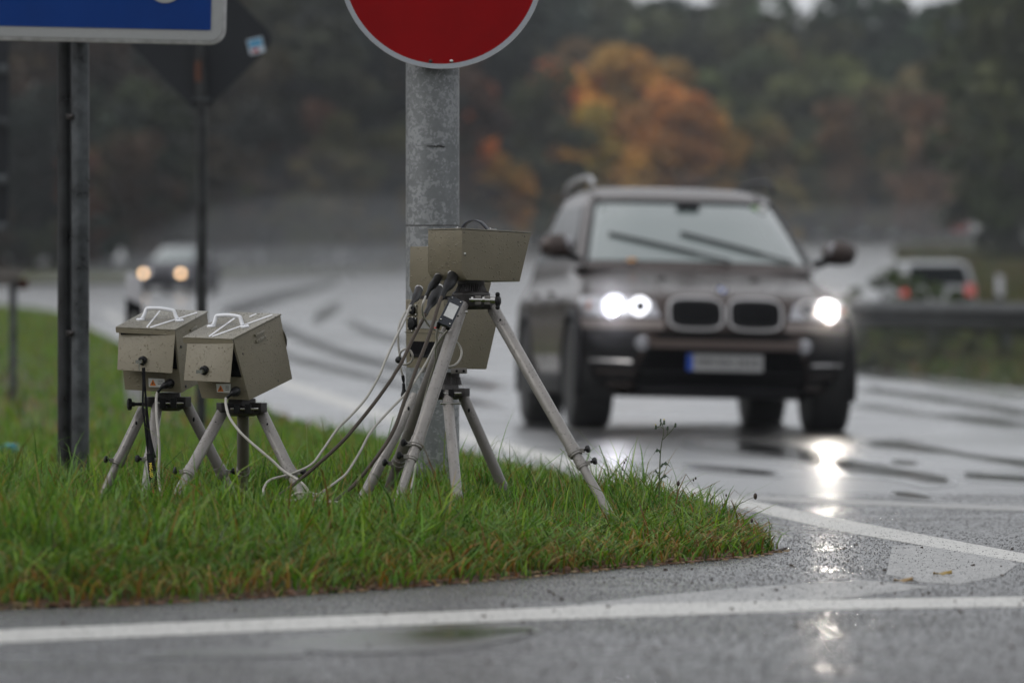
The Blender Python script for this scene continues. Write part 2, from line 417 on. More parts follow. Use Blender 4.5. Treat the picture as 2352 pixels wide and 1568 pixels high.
marking('road_marking_line', ([(250, 715), (480, 806), (650, 868), (880, 942), (1060, 987), (1176, 1019), (1476, 1093), (1676, 1140), (1926, 1190), (2126, 1231), (2270, 1256), (2420, 1284)],
                              [(240, 722), (470, 818), (640, 886), (870, 963), (1050, 1010), (1160, 1037), (1450, 1111), (1650, 1156), (1900, 1214), (2096, 1254), (2240, 1276), (2400, 1300)]), M['paint'])
marking('road_marking_nose', ([(2050, 1252), (2160, 1254), (2276, 1266), (2336, 1296)], [(2036, 1319), (2126, 1338), (2200, 1342), (2301, 1322)]), M['paint_worn'], .0012)
marking('road_marking_line', ([(1640, 1133), (1900, 1146), (2120, 1154), (2450, 1166)], [(1660, 1146), (1900, 1157), (2120, 1165), (2450, 1178)]), M['paint_worn'], .0018)
marking('road_marking_line', ([(300, 668), (500, 655), (700, 640), (900, 633)], [(300, 671), (500, 658), (700, 642), (900, 635)]), M['paint_worn'], .0012)

# smooth water standing in the wheel tracks and hollows
def water_track(pts, lift=.0012):
    P = catmull([Vector((x, y, w_)) for x, y, w_ in pts], 8); n = len(P); mb = MB(); G = []; wv = []
    for i, p in enumerate(P):
        nb = P[min(i+1, n-1)] - P[max(i-1, 0)]; endf = min(1, i/4, (n-1-i)/4); row = []
        for k in range(9):
            f = k/8 - .5; q = hit(p.x, p.y + f*p.z*2.3); row.append((q.x, q.y, float(road_z(q.x, q.y)) + lift)); wv.append((1 - abs(f*2)**2)**1.6 * endf)
        G.append(row)
    mb.grid(G); o = mb.build('water_film', M['asphalt'], up=True); 
    # keep the wetness per vertex (position lookup, the build may reorder)
    key = {}
    for (x, y, z), w_ in zip([p for r_ in G for p in r_], wv): key[(round(x, 3), round(y, 3))] = w_
    at = o.data.color_attributes.new('wet', 'FLOAT_COLOR', 'POINT')
    for i, v in enumerate(o.data.vertices):
        w_ = key.get((round(v.co.x, 3), round(v.co.y, 3)), 0); at.data[i].color = (w_, w_, w_, 1)
    tag(o, kind='structure')
for i, T_ in enumerate([
    [(560, 730, 16), (656, 760, 16), (721, 789, 17), (809, 818, 17), (926, 848, 18), (1040, 872, 18), (1180, 895, 16)],
    [(500, 716, 14), (574, 704, 22), (647, 681, 16), (721, 663, 12), (790, 640, 8)],
    [(715, 738, 16), (745, 722, 20), (790, 697, 12)], [(790, 738, 10), (830, 754, 14), (870, 770, 14), (940, 786, 12), (1100, 810, 10)],
    [(600, 796, 8), (700, 830, 12), (860, 870, 12), (1000, 905, 12), (1180, 940, 12)],
    [(1950, 885, 10), (2079, 906, 13), (2211, 927, 14), (2420, 958, 15)], [(1940, 929, 8), (2057, 941, 12), (2167, 955, 14), (2420, 985, 14)],
    [(1965, 1018, 8), (2060, 1023, 18), (2110, 1030, 18), (2190, 1040, 9), (2260, 1052, 9), (2420, 1074, 14)],
    [(1560, 1012, 14), (1700, 1026, 18), (1837, 1046, 20), (1936, 1068, 22), (2057, 1085, 20), (2130, 1099, 20), (2200, 1108, 6)],
    [(2040, 1059, 6), (2075, 1063, 10), (2120, 1066, 6)], [(2210, 1090, 7), (2240, 1094, 12), (2290, 1098, 10), (2420, 1106, 12)],
    [(2040, 1131, 6), (2090, 1138, 10), (2150, 1146, 6)], [(1560, 1070, 8), (1700, 1082, 10), (1800, 1090, 8)],
    [(330, 1506, 6), (470, 1500, 10), (600, 1498, 10), (700, 1500, 6)], [(620, 1480, 8), (780, 1476, 22), (920, 1470, 26), (1060, 1462, 25), (1180, 1452, 14), (1240, 1448, 5)],
    [(1960, 858, 8), (2040, 866, 12), (2150, 880, 12), (2420, 915, 14)]]):
    water_track(T_, .0010 + .00012*i)
# coarse aggregate standing out of the film in the near asphalt
def aggregate(name, n, d0, d1, r0, r1, m, label):
    D = d0 + (d1-d0)*RNG.uniform(0, 1, n)**1.2; X = RNG.uniform(-1, 1, n)*(D*.096 + .1); e = edge_dist(X, D)
    k = (e < .02); X, D = X[k], D[k]; n = len(X); r = RNG.uniform(r0, r1, n); h = r*RNG.uniform(.35, .95, n); Z = CAMZ + np.interp(D, _pd, _pz)
    a = RNG.uniform(0, 6.28, n); V = np.zeros((n, 6, 3))
    for q in range(5):
        rr = r*RNG.uniform(.7, 1.2, n); V[:, q, 0] = X + rr*np.cos(a+q*1.2566); V[:, q, 1] = D + rr*np.sin(a+q*1.2566); V[:, q, 2] = Z - .0005
    V[:, 5, 0] = X + r*RNG.uniform(-.3, .3, n); V[:, 5, 1] = D + r*RNG.uniform(-.3, .3, n); V[:, 5, 2] = Z + h
    b = np.arange(n)*6; T = np.concatenate([np.stack([b+q, b+(q+1) % 5, b+5], 1) for q in range(5)]).astype(np.int32)
    me = bpy.data.meshes.new(name); me.vertices.add(6*n); me.vertices.foreach_set('co', V.reshape(-1).astype(np.float32)); me.loops.add(T.size); me.loops.foreach_set('vertex_index', T.ravel())
    me.polygons.add(len(T)); me.polygons.foreach_set('loop_start', (np.arange(len(T))*3).astype(np.int32)); me.update(calc_edges=True); me.shade_smooth(); me.materials.append(m)
    o = bpy.data.objects.new(name, me); C.objects.link(o); tag(o, label, 'gravel', kind='stuff')
M['agg'] = mat('wet_aggregate', (.075, .073, .072), .22, var=(50, .6))
M['agg_pale'] = mat('pale_aggregate', (.20, .19, .175), .28, var=(50, .4))
aggregate('asphalt_aggregate', 95000, 9.6, 23, .0016, .0044, M['agg'], 'dark wet stones standing out of the near asphalt')
aggregate('asphalt_aggregate', 14000, 9.6, 20, .0014, .0036, M['agg_pale'], 'pale stones between the dark ones in the near asphalt')

# ------------------------------------------------------------------ grass
def grass_mat():
    m = bpy.data.materials.new('grass_blades'); m.use_nodes = True
    N = m.node_tree.nodes; L = m.node_tree.links; b = N["Principled BSDF"]; out = N["Material Output"]
    a = N.new('ShaderNodeAttribute'); a.attribute_name = 'tint'
    L.new(a.outputs['Color'], b.inputs['Base Color']); b.inputs['Roughness'].default_value = .38; b.inputs['Specular IOR Level'].default_value = .3
    t = N.new('ShaderNodeBsdfTranslucent'); L.new(a.outputs['Color'], t.inputs['Color'])
    mx = N.new('ShaderNodeMixShader'); mx.inputs[0].default_value = .35
    L.new(b.outputs[0], mx.inputs[1]); L.new(t.outputs[0], mx.inputs[2]); L.new(mx.outputs[0], out.inputs[0])
    return m
M['grass'] = grass_mat()
GREENS = np.array([(.118, .265, .016), (.08, .20, .012), (.20, .32, .024), (.04, .105, .010), (.15, .27, .06)])
DRYS = np.array([(.36, .23, .04), (.30, .13, .025), (.16, .08, .02), (.38, .29, .09)])
def blades(name, X, D, Z, H, W, lean, dry, label=None, segs=4, parent=None, kind='stuff', tint=(1, 1, 1)):
    n = len(X)
    az = RNG.uniform(0, 2*np.pi, n); la = RNG.uniform(0, 2*np.pi, n)
    side = np.stack([np.cos(az), np.sin(az), np.zeros(n)], 1)
    ld = np.stack([np.cos(la), np.sin(la), np.zeros(n)], 1) * (H * lean * RNG.uniform(.15, 1.0, n) )[:, None]
    rows = []
    for k in range(segs + 1):
        t = k / segs
        c = np.stack([X, D, Z], 1) + ld * (t**2) 
        sag = np.clip(lean * t**3 * .35, 0, .6)
        c[:, 2] += H * (t - sag * t * RNG.uniform(.6, 1.2, n))
        ww = W * (1 - t**1.6) * .5
        if k < segs: rows += [c - side * ww[:, None], c + side * ww[:, None]]
        else: rows += [c]
    nv = 2 * segs + 1
    V = np.stack(rows, 1).reshape(-1, 3)
    base = np.arange(n) * nv
    quads = []
    for k in range(segs - 1):
        quads.append(np.stack([base+2*k, base+2*k+1, base+2*k+3, base+2*k+2], 1))
    q = np.concatenate(quads).astype(np.int32); t3 = np.stack([base+2*segs-2, base+2*segs-1, base+2*segs], 1).astype(np.int32)
    me = bpy.data.meshes.new(name)
    me.vertices.add(len(V)); me.vertices.foreach_set('co', V.astype(np.float32).ravel())
    nl = q.size + t3.size; me.loops.add(nl); me.loops.foreach_set('vertex_index', np.concatenate([q.ravel(), t3.ravel()]))
    npol = len(q) + len(t3); me.polygons.add(npol)
    ls = np.concatenate([np.arange(len(q)) * 4, q.size + np.arange(len(t3)) * 3]).astype(np.int32)
    me.polygons.foreach_set('loop_start', ls); me.update(calc_edges=True)
    g = GREENS[RNG.integers(0, len(GREENS), n)] * RNG.uniform(.7, 1.35, (n, 1)); dr = DRYS[RNG.integers(0, len(DRYS), n)] * RNG.uniform(.6, 1.2, (n, 1))
    isd = RNG.uniform(0, 1, n) < dry
    col = np.where(isd[:, None], dr, g)
    colv = np.repeat(col[:, None, :], nv, 1)
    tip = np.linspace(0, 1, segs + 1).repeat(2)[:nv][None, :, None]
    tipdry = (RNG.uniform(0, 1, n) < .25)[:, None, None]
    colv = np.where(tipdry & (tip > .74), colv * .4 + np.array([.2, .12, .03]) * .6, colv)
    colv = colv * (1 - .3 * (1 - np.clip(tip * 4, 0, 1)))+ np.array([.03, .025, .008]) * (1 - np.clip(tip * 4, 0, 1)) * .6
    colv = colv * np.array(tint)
    rgba = np.concatenate([colv.reshape(-1, 3), np.ones((n*nv, 1))], 1).astype(np.float32)
    at = me.color_attributes.new('tint', 'FLOAT_COLOR', 'POINT'); at.data.foreach_set('color', rgba.ravel())
    me.shade_smooth(); me.materials.append(M['grass'])
    o = bpy.data.objects.new(name, me); C.objects.link(o)
    tag(o, label, 'grass', kind=kind); return o
def island_grass(name, n, d0, d1, xlf, h0, h1, W, label, segs=4, lean=.8, minedge=-.02, dry0=.07):
    D = d0 + (d1 - d0) * RNG.uniform(0, 1, n*3); xr = np.interp(D, ED, EX); xl = xlf(D)
    X = RNG.uniform(0, 1, n*3) * (1.9 - xl.min()) + xl.min()
    ok = (X < xr + .05) & (X > xl)
    X, D = X[ok], D[ok]; e = edge_dist(X, D); k = e > minedge
    # clumping
    cl = np.sin(X*7.3+np.sin(D*3.1)*2)*np.sin(D*5.7+X*2.2)+np.sin(X*17+D*3)*np.sin(D*13-X*5)*.6
    k &= (RNG.uniform(-1.9, 1.2, len(X)) < cl + .6) & ((e > .24) | (RNG.uniform(0, 1, len(X)) < np.clip(e, .05, 1) * 3.4))
    X, D, e, cl = X[k][:n], D[k][:n], e[k][:n], cl[k][:n]
    Z = CAMZ + np.interp(D, _pd, _pz) + island_h(X, D) - .006
    H = RNG.uniform(h0, h1, len(X)) * RNG.uniform(.7, 1.2, len(X)) * np.where((D > 15.25) & (D < 17.5) & (X < .30), .52, 1.0) * np.where((D > 15.2) & (D < 16.4) & (X < -.38) & (X > -1.08), .6, 1.0) * (1 + .34 * cl) * (.45 + .6 * np.clip((e + .05) / .35, 0, 1))
    tall = (RNG.uniform(0, 1, len(X)) < .07) & ((D < 14.9) | (D > 17.5) | (X > .0)); H = np.where(tall, H * 1.7, H)
    dry = np.where(e < .14, .28, dry0 + .05 * (cl < -.4))
    lean_ = lean * np.where(e < .3, 1.5, RNG.uniform(.4, 1.3, len(X)))
    return blades(name, X, D, Z, H, W * RNG.uniform(.6, 1.4, len(X)), lean_, dry, label, segs)
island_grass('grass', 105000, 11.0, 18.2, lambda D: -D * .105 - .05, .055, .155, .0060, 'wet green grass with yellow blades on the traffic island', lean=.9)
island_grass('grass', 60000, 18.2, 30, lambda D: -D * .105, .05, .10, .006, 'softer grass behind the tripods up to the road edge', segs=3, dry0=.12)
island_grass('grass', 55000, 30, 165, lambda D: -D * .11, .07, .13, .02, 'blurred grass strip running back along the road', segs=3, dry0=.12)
# long drooping blades hanging over the edge
n = 5200; D = RNG.uniform(12.2, 17.0, n*3); X = np.interp(D, ED, EX) - RNG.uniform(0, 1, n*3)**1.5*1.6; e = edge_dist(X, D); k = (e > .02) & (e < .40) & (np.abs(X) < 2.0); X, D, e = X[k][:n], D[k][:n], e[k][:n]
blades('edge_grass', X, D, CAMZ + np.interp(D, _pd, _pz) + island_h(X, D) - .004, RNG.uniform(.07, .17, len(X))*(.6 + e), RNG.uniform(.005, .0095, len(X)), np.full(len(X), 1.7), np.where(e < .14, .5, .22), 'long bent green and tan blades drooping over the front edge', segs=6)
# a few broad tall blades at the tip
n = 260; X = RNG.uniform(.02, .66, n); D = RNG.uniform(15.4, 17.6, n); e = edge_dist(X, D); k = e > .05; X, D, e = X[k], D[k], e[k]
blades('tall_grass', X, D, CAMZ + np.interp(D, _pd, _pz) + island_h(X, D) - .005, RNG.uniform(.10, .19, len(X)), RNG.uniform(.004, .008, len(X)), np.full(len(X), .45), np.full(len(X), .1), 'tall upright blades at the tip of the island', segs=5)

# leaf litter and pebbles
def scatter_bits(name, pts, size, m, label, cat, flat=.4):
    mb = MB()
    for p in pts:
        r = size * random.uniform(.5, 1.4); k = random.randint(5, 7); a0 = random.random()*6.28; tilt = random.uniform(-.4, .4)
        rr = [r * random.uniform(.6, 1.1) for _ in range(k)]
        top = [Vector((p[0] + rr[i]*math.cos(a0+6.28*i/k), p[1] + rr[i]*math.sin(a0+6.28*i/k), p[2] + r*flat*(1+.4*math.cos(a0+6.28*i/k+tilt*9)))) for i in range(k)]
        bot = [Vector((q.x + (q.x-p[0])*.15, q.y + (q.y-p[1])*.15, p[2] - .001)) for q in top]
        mb.add(bot + top, [tuple(range(k, 2*k))] + [(i, (i+1) % k, (i+1) % k + k, i + k) for i in range(k)])
    o = mb.build(name, m, smooth=30); tag(o, label, cat, kind='stuff'); return o
def near_edge(n, lo, hi, zl=.004):
    out = []
    while len(out) < n:
        D = random.uniform(11.5, 16.3); X = float(np.interp(D, ED, EX)) - random.uniform(lo, hi) * 3
        if abs(X) > 2.2: continue
        e = float(edge_dist(X, D)[0])
        if lo < e < hi: out.append((X, D, float(road_z(X, D)) + float(island_h(X, D)[0]) + zl))
    return out
M['litter'] = mat('brown_leaf', (.16, .06, .02), .5, var=(60, .6), col2=(.07, .03, .012))
M['litter_y'] = mat('tan_leaf', (.30, .20, .09), .5, var=(60, .5))
M['pebble'] = mat('dark_pebble', (.075, .055, .042), .35, var=(60, .5))
scatter_bits('leaf_litter', near_edge(1500, -.03, .16), .0085, M['litter'], 'brown wet leaf litter along the grass edge', 'leaf litter', .25)
scatter_bits('leaf_litter', near_edge(520, -.06, .15), .007, M['litter_y'], 'tan plant scraps along the grass edge', 'leaf litter', .25)
pp = []
for i in range(330):
    D = random.uniform(9.9, 17); X = random.uniform(-D*.095, D*.095)
    if float(edge_dist(X, D)[0]) < -.04 and (X > -.2 or random.random() < .3) and len(pp) < 120: pp.append((X, D, float(road_z(X, D)) + .012 if False else float(road_z(X, D)) + .002))
scatter_bits('gravel', pp, .0042, M['pebble'], 'small dark pebbles scattered on the wet road', 'gravel', .7)

mb = MB(); q = hit(12, 1060, lambda x, d: isl_z(x, d)); 
for k in range(9): a = k*.7; mb.ball(q + Vector((.05*math.cos(a*2), .05*math.sin(a), .05 + .02*math.sin(a*3))), .02, (1.2, .5, .6), 8)
tag(mb.build('plastic_scrap', mat('turquoise_plastic', (.05, .32, .42), .4)), 'crumpled turquoise plastic scrap in the grass at the left edge', 'litter')
mb = MB(); q = hit(432, 1252, lambda x, d: isl_z(x, d)) + Vector((0, 0, .02)); mb.prism([q + Vector(v) for v in ((-.028, 0, 0), (0, .01, .006), (.026, .0, -.004), (.02, -.012, -.009), (-.012, -.014, -.005))], (0, 0, .002))
tag(mb.build('dead_leaf', mat('pale_dead_leaf', (.42, .36, .30), .5, var=(60, .3))), 'pale curled dead leaf lying in the grass below the flash boxes', 'leaf')
for px_, py_, col_, lb_ in ((2075, 1338, (.35, .22, .08), 'tan fallen leaf on the wet asphalt at lower right'), (2165, 1322, (.42, .28, .06), 'yellow brown fallen leaf near the worn marking at lower right'), (1788, 1268, (.05, .035, .03), 'dark curled leaf on the road just off the island tip'), (960, 1345, (.30, .12, .03), 'orange brown leaf at the foot of the grass edge')):
    q = hit(px_, py_) + Vector((0, 0, .003)); mb = MB(); G = []
    for i in range(7):
        f = i/6; w_ = .012*math.sin(math.pi*min(1, f+.08)); G.append([q + Vector((-.024 + .048*f, -w_, .010*abs(f-.5)*1.6)), q + Vector((-.024 + .048*f, 0, .002)), q + Vector((-.024 + .048*f, w_, .012*f))])
    mb.grid(G); tag(mb.build('fallen_leaf', mat('leaf_%d' % px_, col_, .4, var=(80, .4)), solid=.0012), lb_, 'leaf')
# ------------------------------------------------------------------ plane helpers
def on_plane(px, py, P, off=0.0):
    a, b_, c = P[:3]; n = (b_ - a).cross(c - a).normalized(); o = Vector((0, 0, CAMZ)); d = Q(px, py, 1.0) - o
    if n.dot(d) > 0: n = -n
    t = (a - o).dot(n) / d.dot(n)
    return o + d * t + n * off
def patch_on(pts, P, off=.0015, thick=.001):
    top = [on_plane(x, y, P, off) for x, y in pts]; a, b_, c = P[:3]; n = (b_-a).cross(c-a).normalized()
    if n.dot(Q(1176, 600, 1) - Vector((0, 0, CAMZ))) > 0: n = -n
    return top, -n * thick
def to_ground(a, b_, extra=.015):
    a, b_ = Vector(a), Vector(b_); d = b_ - a
    for k in range(400):
        t = .6 + k * .004; p = a + d * t
        if p.z < isl_z(p.x, p.y) - extra: return p
    return b_
def knob(mb, c, d, r=.011, l=.016):
    d = Vector(d).normalized(); c = Vector(c)
    mb.cyl(c, c + d*l*.5, r*.4, r*.4, 8)
    pr = [(l*.45, r*.85), (l*.6, r), (l*1.0, r), (l*1.1, r*.7)]
    mb.lathe(c, d, pr, 7)
def leg_part(parent, a, b_, r0, r1, joint, m, knobs=1, kdir=(-1, -.3, .1), second=None):
    """one tripod leg: upper tube, lower tube, clamp rings with knobs"""
    a, b_ = Vector(a), Vector(b_); j = a.lerp(b_, joint); d = (b_-a).normalized()
    mb = MB()
    mb.tube([a, a + d*.004, j, j], [r0*.85, r0, r0, r0*.9], 20)
    mb.tube([j - d*.01, b_ - d*.05, b_ - d*.045, b_], [r1, r1, r1*1.05, r1*.75], 20)
    leg = mb.build('leg', m, parent, smooth=35)
    cl = MB()
    for q in ([0.0] if second is None else [0.0, second]):
        c = j + d*q
        rr = r0 if q == 0 else r1*1.12
        cl.tube([c - d*.034, c - d*.033, c - d*.002, c], [rr*1.02, rr*1.10, rr*1.10, rr*1.0], 20)
        cl.tube([c - d*.018, c - d*.017, c - d*.008, c - d*.007], [rr*1.1, rr*1.2, rr*1.2, rr*1.1], 20)
        kd = Vector(kdir).normalized(); cl.box(c - d*.012 + kd*(rr*1.25), (.008, .006, .006))
    if second is not None:
        cl.tube([j, j + d*(second - .03)], [r1*1.12]*2, 20)
    c_ = cl.build('clamp_collar', m, leg, smooth=35)
    kb = MB()
    for q in ([0.0] if second is None else [0.0, second]):
        kd = Vector(kdir).normalized(); knob(kb, j + d*(q-.012) + kd*(r0*1.15 + .008), kd)
    kb.build('clamp_knob', M['plastic'], leg, smooth=50)
    pin = MB(); pin.ball(a + d*.05 + Vector((0, -1, 0))*r0*.9, .006, (.7, .5, 1.4), 8)
    pin.build('slot', M['dark'], leg)
    return leg

# ------------------------------------------------------------------ sign posts and signs
def base_pt(px, D):
    p = Q(px, 0, D); return Vector((p.x, p.y, isl_z(p.x, p.y)))
# big round sign on its galvanised post
DP = 17.9; s_ = F / DP
b0 = base_pt(992, DP); post_r = 61.5 / s_
t = empty('sign_post', b0); tag(t, 'thick mottled galvanised steel post under the round red sign', 'post')
mb = MB(); cx = Q(993.5, 0, DP).x
mb.tube([(cx, DP, b0.z - .1), (cx, DP, CAMZ + 1.0)], post_r, 48); p_ = mb.build('post_tube', M['galv'], t)
mb = MB(); zz = Q(0, 518, DP).z
mb.tube([(cx, DP, zz - .0015), (cx, DP, zz + .0015)], post_r + .0006, 48); mb.build('joint_line', M['casting'], t)
mb = MB(); zz = Q(0, 337, DP).z
for k in range(5):
    a = R(-62 + k*7); mb.box((cx + post_r*math.sin(a+R(25)+.55), DP - post_r*math.cos(a+R(25)+.55), zz + random.uniform(-.002, .002)), (.008, .004, .0012))
mb.build('scratch', M['casting'], t)
DS = DP - .13; s2 = F / DS; rc = 235 / s2
ctr = Q(1014, 157 - 235, DS)
t = empty('round_sign', ctr); tag(t, 'round red no entry sign with pale rim on the galvanised post', 'road sign')
def disc(r0, r1, y0, y1, seg=128):
    mb = MB(); 
    pr = []
    V = []
    for (r, y) in ((r1, y1), (r1, y0), (r0, y0), (r0, y1)):
        V.append([(ctr.x + r*math.cos(2*math.pi*k/seg), y, ctr.z + r*math.sin(2*math.pi*k/seg)) for k in range(seg)])
    vs = [p for row in V for p in row]
    mb.add(vs, [(i*seg+k, i*seg+(k+1) % seg, ((i+1) % 4)*seg+(k+1) % seg, ((i+1) % 4)*seg+k) for i in range(4) for k in range(seg)])
    return mb
mb = MB(); mb.lathe((ctr.x, DS + .003, ctr.z), (0, -1, 0), [(0, rc*.9), (.004, rc*.93), (.006, rc*.958), (.0062, rc*.0005)], 128); mb.build('face', M['sign_red'], t, smooth=20)
disc(rc*.958, rc, DS - .0036, DS + .004).build('rim', M['sign_white'], t, smooth=20)
mb = MB(); mb.lathe((ctr.x, DS + .02, ctr.z), (0, -1, 0), [(0, rc*1.003), (.022, rc*1.003)], 128)
disc(rc*1.0005, rc*1.006, DS - .005, DS + .02).build('edge_band', M['alu'], t, smooth=20)
mb = MB(); mb.lathe((ctr.x, DS + .012, ctr.z), (0, -1, 0), [(0, rc*.99), (.006, rc*.99)], 96); mb.build('back_plate', M['sign_back'], t, smooth=20)
mb = MB(); mb.box((ctr.x, DS - .0045, ctr.z), (rc*.8, .001, rc*.19)); mb.build('white_bar', M['sign_white'], t)
for px, py, m_ in ((989, 141, M['casting']), (1037, 141, M['steel'])):
    mb = MB(); c = Q(px, py, DS); c.y = DS - .003; mb.lathe(c, (0, -1, 0), [(0, .0055), (.003, .0055), (.0045, .003)], 10); mb.build('rivet', m_, t)
mb = MB(); mb.box((cx, DS + .05, CAMZ + .85), (.05, .04, .025)); mb.build('bracket', M['galv_dark'], t)

# blue sign with two dark posts
DB = 19.6; 
A_ = [Q(-420, 84, DB), Q(518, 104, DB)]
ux = (A_[1] - A_[0]).normalized(); uz = Vector((0, 0, 1)); uz = (uz - ux*uz.dot(ux)).normalized()
org = Q(518, 104, DB)
def rrect(x0, x1, z0, z1, r, y):
    P = []
    for cx_, cz_, a0 in ((x1-r, z0+r, -90), (x1-r, z1-r, 0), (x0+r, z1-r, 90), (x0+r, z0+r, 180)):
        for k in range(9):
            a = R(a0 + 90*k/8); P.append(org + ux*(cx_ + r*math.cos(a)) + uz*(cz_ + r*math.sin(a)) + Vector((0, y, 0)))
    return P
t = empty('direction_sign', org); tag(t, 'large blue road sign with pale border and rounded aluminium edge at top left', 'road sign')
mb = MB(); mb.prism(rrect(-1.6, 0, 0, 1.0, .055, -.004), (0, .03, 0)); mb.build('edge_frame', M['alu'], t, bevel=.001, smooth=20)
mb = MB(); mb.prism(rrect(-1.588, -.012, .014, .988, .045, -.006), (0, .004, 0)); mb.build('border', M['sign_border'], t, smooth=20)
mb = MB(); mb.prism(rrect(-1.538, -.052, .050, .950, .006, -.0085), (0, .004, 0)); mb.build('face', M['sign_blue'], t, smooth=20)
cc = Q(380, -35, DB); mb = MB(); mb.lathe((cc.x, DB - .0115, cc.z), (0, 1, 0), [(0, 43/F*DB), (.0035, 43/F*DB)], 48); mb.build('white_symbol', M['sign_border'], t, smooth=20)
t = empty('sign_post', base_pt(170, DB + .1)); tag(t, 'pair of dark wet steel tubes carrying the blue sign', 'post')
for px, dd, m_, r_ in ((150, .14, M['galv_dark'], .0270), (185, .08, M['galv_mid'], .0305)):
    q = Q(px, 0, DB + dd); mb = MB(); mb.tube([(q.x, q.y, isl_z(q.x, q.y) - .1), (q.x, q.y, CAMZ + .2), (q.x - .003, q.y, CAMZ + 1.5)], r_, 28); mb.build('pole', m_, t)
for py in (268, 765):
    mb = MB(); q = Q(165, py, DB + .07); mb.box(q, (.02, .012, .01)); mb.ball(q + Vector((0, -.015, 0)), .008)
    mb.build('clamp', M['casting'], t, bevel=.002)

# diamond sign seen from behind
DD = 30.5; sd = F/DD
t = empty('diamond_sign', base_pt(466, DD)); tag(t, 'dark grey back of a diamond sign on a thin rusty banded pole', 'road sign')
q = Q(466, 0, DD)
mb = MB(); mb.tube([(q.x - .01, q.y, isl_z(q.x, q.y) - .1), (q.x - .004, q.y, CAMZ + .5), (q.x - .02, q.y, CAMZ + 1.75)], .029, 20); mb.build('pole', M['galv_dark'], t)
cpx, cpy, hd = 458, 88, 178
P = [Q(cpx, cpy+hd, DD), Q(cpx+hd, cpy+4, DD), Q(cpx, cpy-hd, DD), Q(cpx-hd, cpy-4, DD)]
P2 = []
for i in range(4):
    a, b_, c = P[i-1], P[i], P[(i+1) % 4]; r_ = .09
    for k in range(5):
        f = k/4; P2.append((b_ + (a-b_).normalized()*r_*(1-f) ).lerp(b_ + (c-b_).normalized()*r_*f, f))
P2 = [p + Vector((0, .05, 0)) for p in P2]
mb = MB(); mb.prism(P2, (0, .004, 0)); pn = mb.build('panel', M['sign_back'], t, smooth=20)
mb = MB(); c = Q(587, 105, DD); mt = Matrix.Rotation(R(-14), 3, 'Y')
mb.box(c + Vector((0, .0435, 0)), (.042, .001, .042), mt); st = mb.build('sticker', M['sticker_pale'], t)
mb = MB(); mb.box(c + mt @ Vector((0, .0425, .014)), (.036, .001, .02), mt); mb.build('sticker_print', M['sticker_blue'], st)
mb = MB(); mb.box(c + mt @ Vector((-.008, .0425, -.024)), (.018, .001, .009), mt); mb.build('sticker_print', M['sticker_red'], st)
mb = MB(); c = Q(462, 228, DD); mb.box(c + Vector((0, 0, 0)), (.05, .034, .006)); mb.ball(c + Vector((-.04, -.02, .0)), .01); mb.ball(c + Vector((.035, -.02, 0)), .01); mb.build('clamp', M['galv_mid'], t)
mb = MB(); c = Q(463, 165, DD); mb.tube([c + Vector((-.006, 0, -.055)), c + Vector((-.008, 0, .055))], .0298, 20); mb.build('rust_band', M['rust'], t)

# far left: tall panel sign and small board
t = empty('panel_sign', base_pt(-30, 36)); tag(t, 'tall blue grey sign panel cut by the left picture edge', 'road sign')
q = Q(-30, 0, 36); mb = MB(); mb.tube([(q.x, q.y, isl_z(q.x, q.y) - .1), (q.x, q.y, CAMZ + 2)], .035, 16); mb.build('pole', M['galv_mid'], t)
mb = MB(); mb.hexa([Q(-90, 530, 35.9), Q(20, 530, 35.9), Q(20, 530, 35.95), Q(-90, 530, 35.95), Q(-90, -150, 35.9), Q(22, -150, 35.9), Q(22, -150, 35.95), Q(-90, -150, 35.95)])
mb.build('panel', M['sign_back'], t, bevel=.004)
for py in (160, 282, 412, 520):
    mb = MB(); c = Q(4, py, 35.85); mb.box(c, (.035, .01, .03)); mb.build('clamp', M['galv_mid'], t, bevel=.004)
t = empty('notice_board', base_pt(30, 44)); tag(t, 'small grey board on a short post in the grass at far left', 'board')
q = Q(30, 0, 44); mb = MB(); mb.tube([(q.x, q.y, isl_z(q.x, q.y) - .1), Q(30, 640, 44)], .03, 12); mb.build('pole', M['galv_mid'], t)
mb = MB(); mb.hexa([Q(-25, 655, 43.9), Q(20, 655, 43.9), Q(20, 655, 44.3), Q(-25, 655, 44.3), Q(-30, 615, 43.9), Q(66, 617, 43.9), Q(66, 617, 44.3), Q(-30, 615, 44.3)])
mb.build('board', mat('board_grey', (.12, .11, .10), .6, var=(5, .3)), t, bevel=.006)
mb = MB(); mb.box(Q(50, 652, 44.1), (.05, .06, .04)); mb.build('lamp_box', M['rust'], t, bevel=.008)

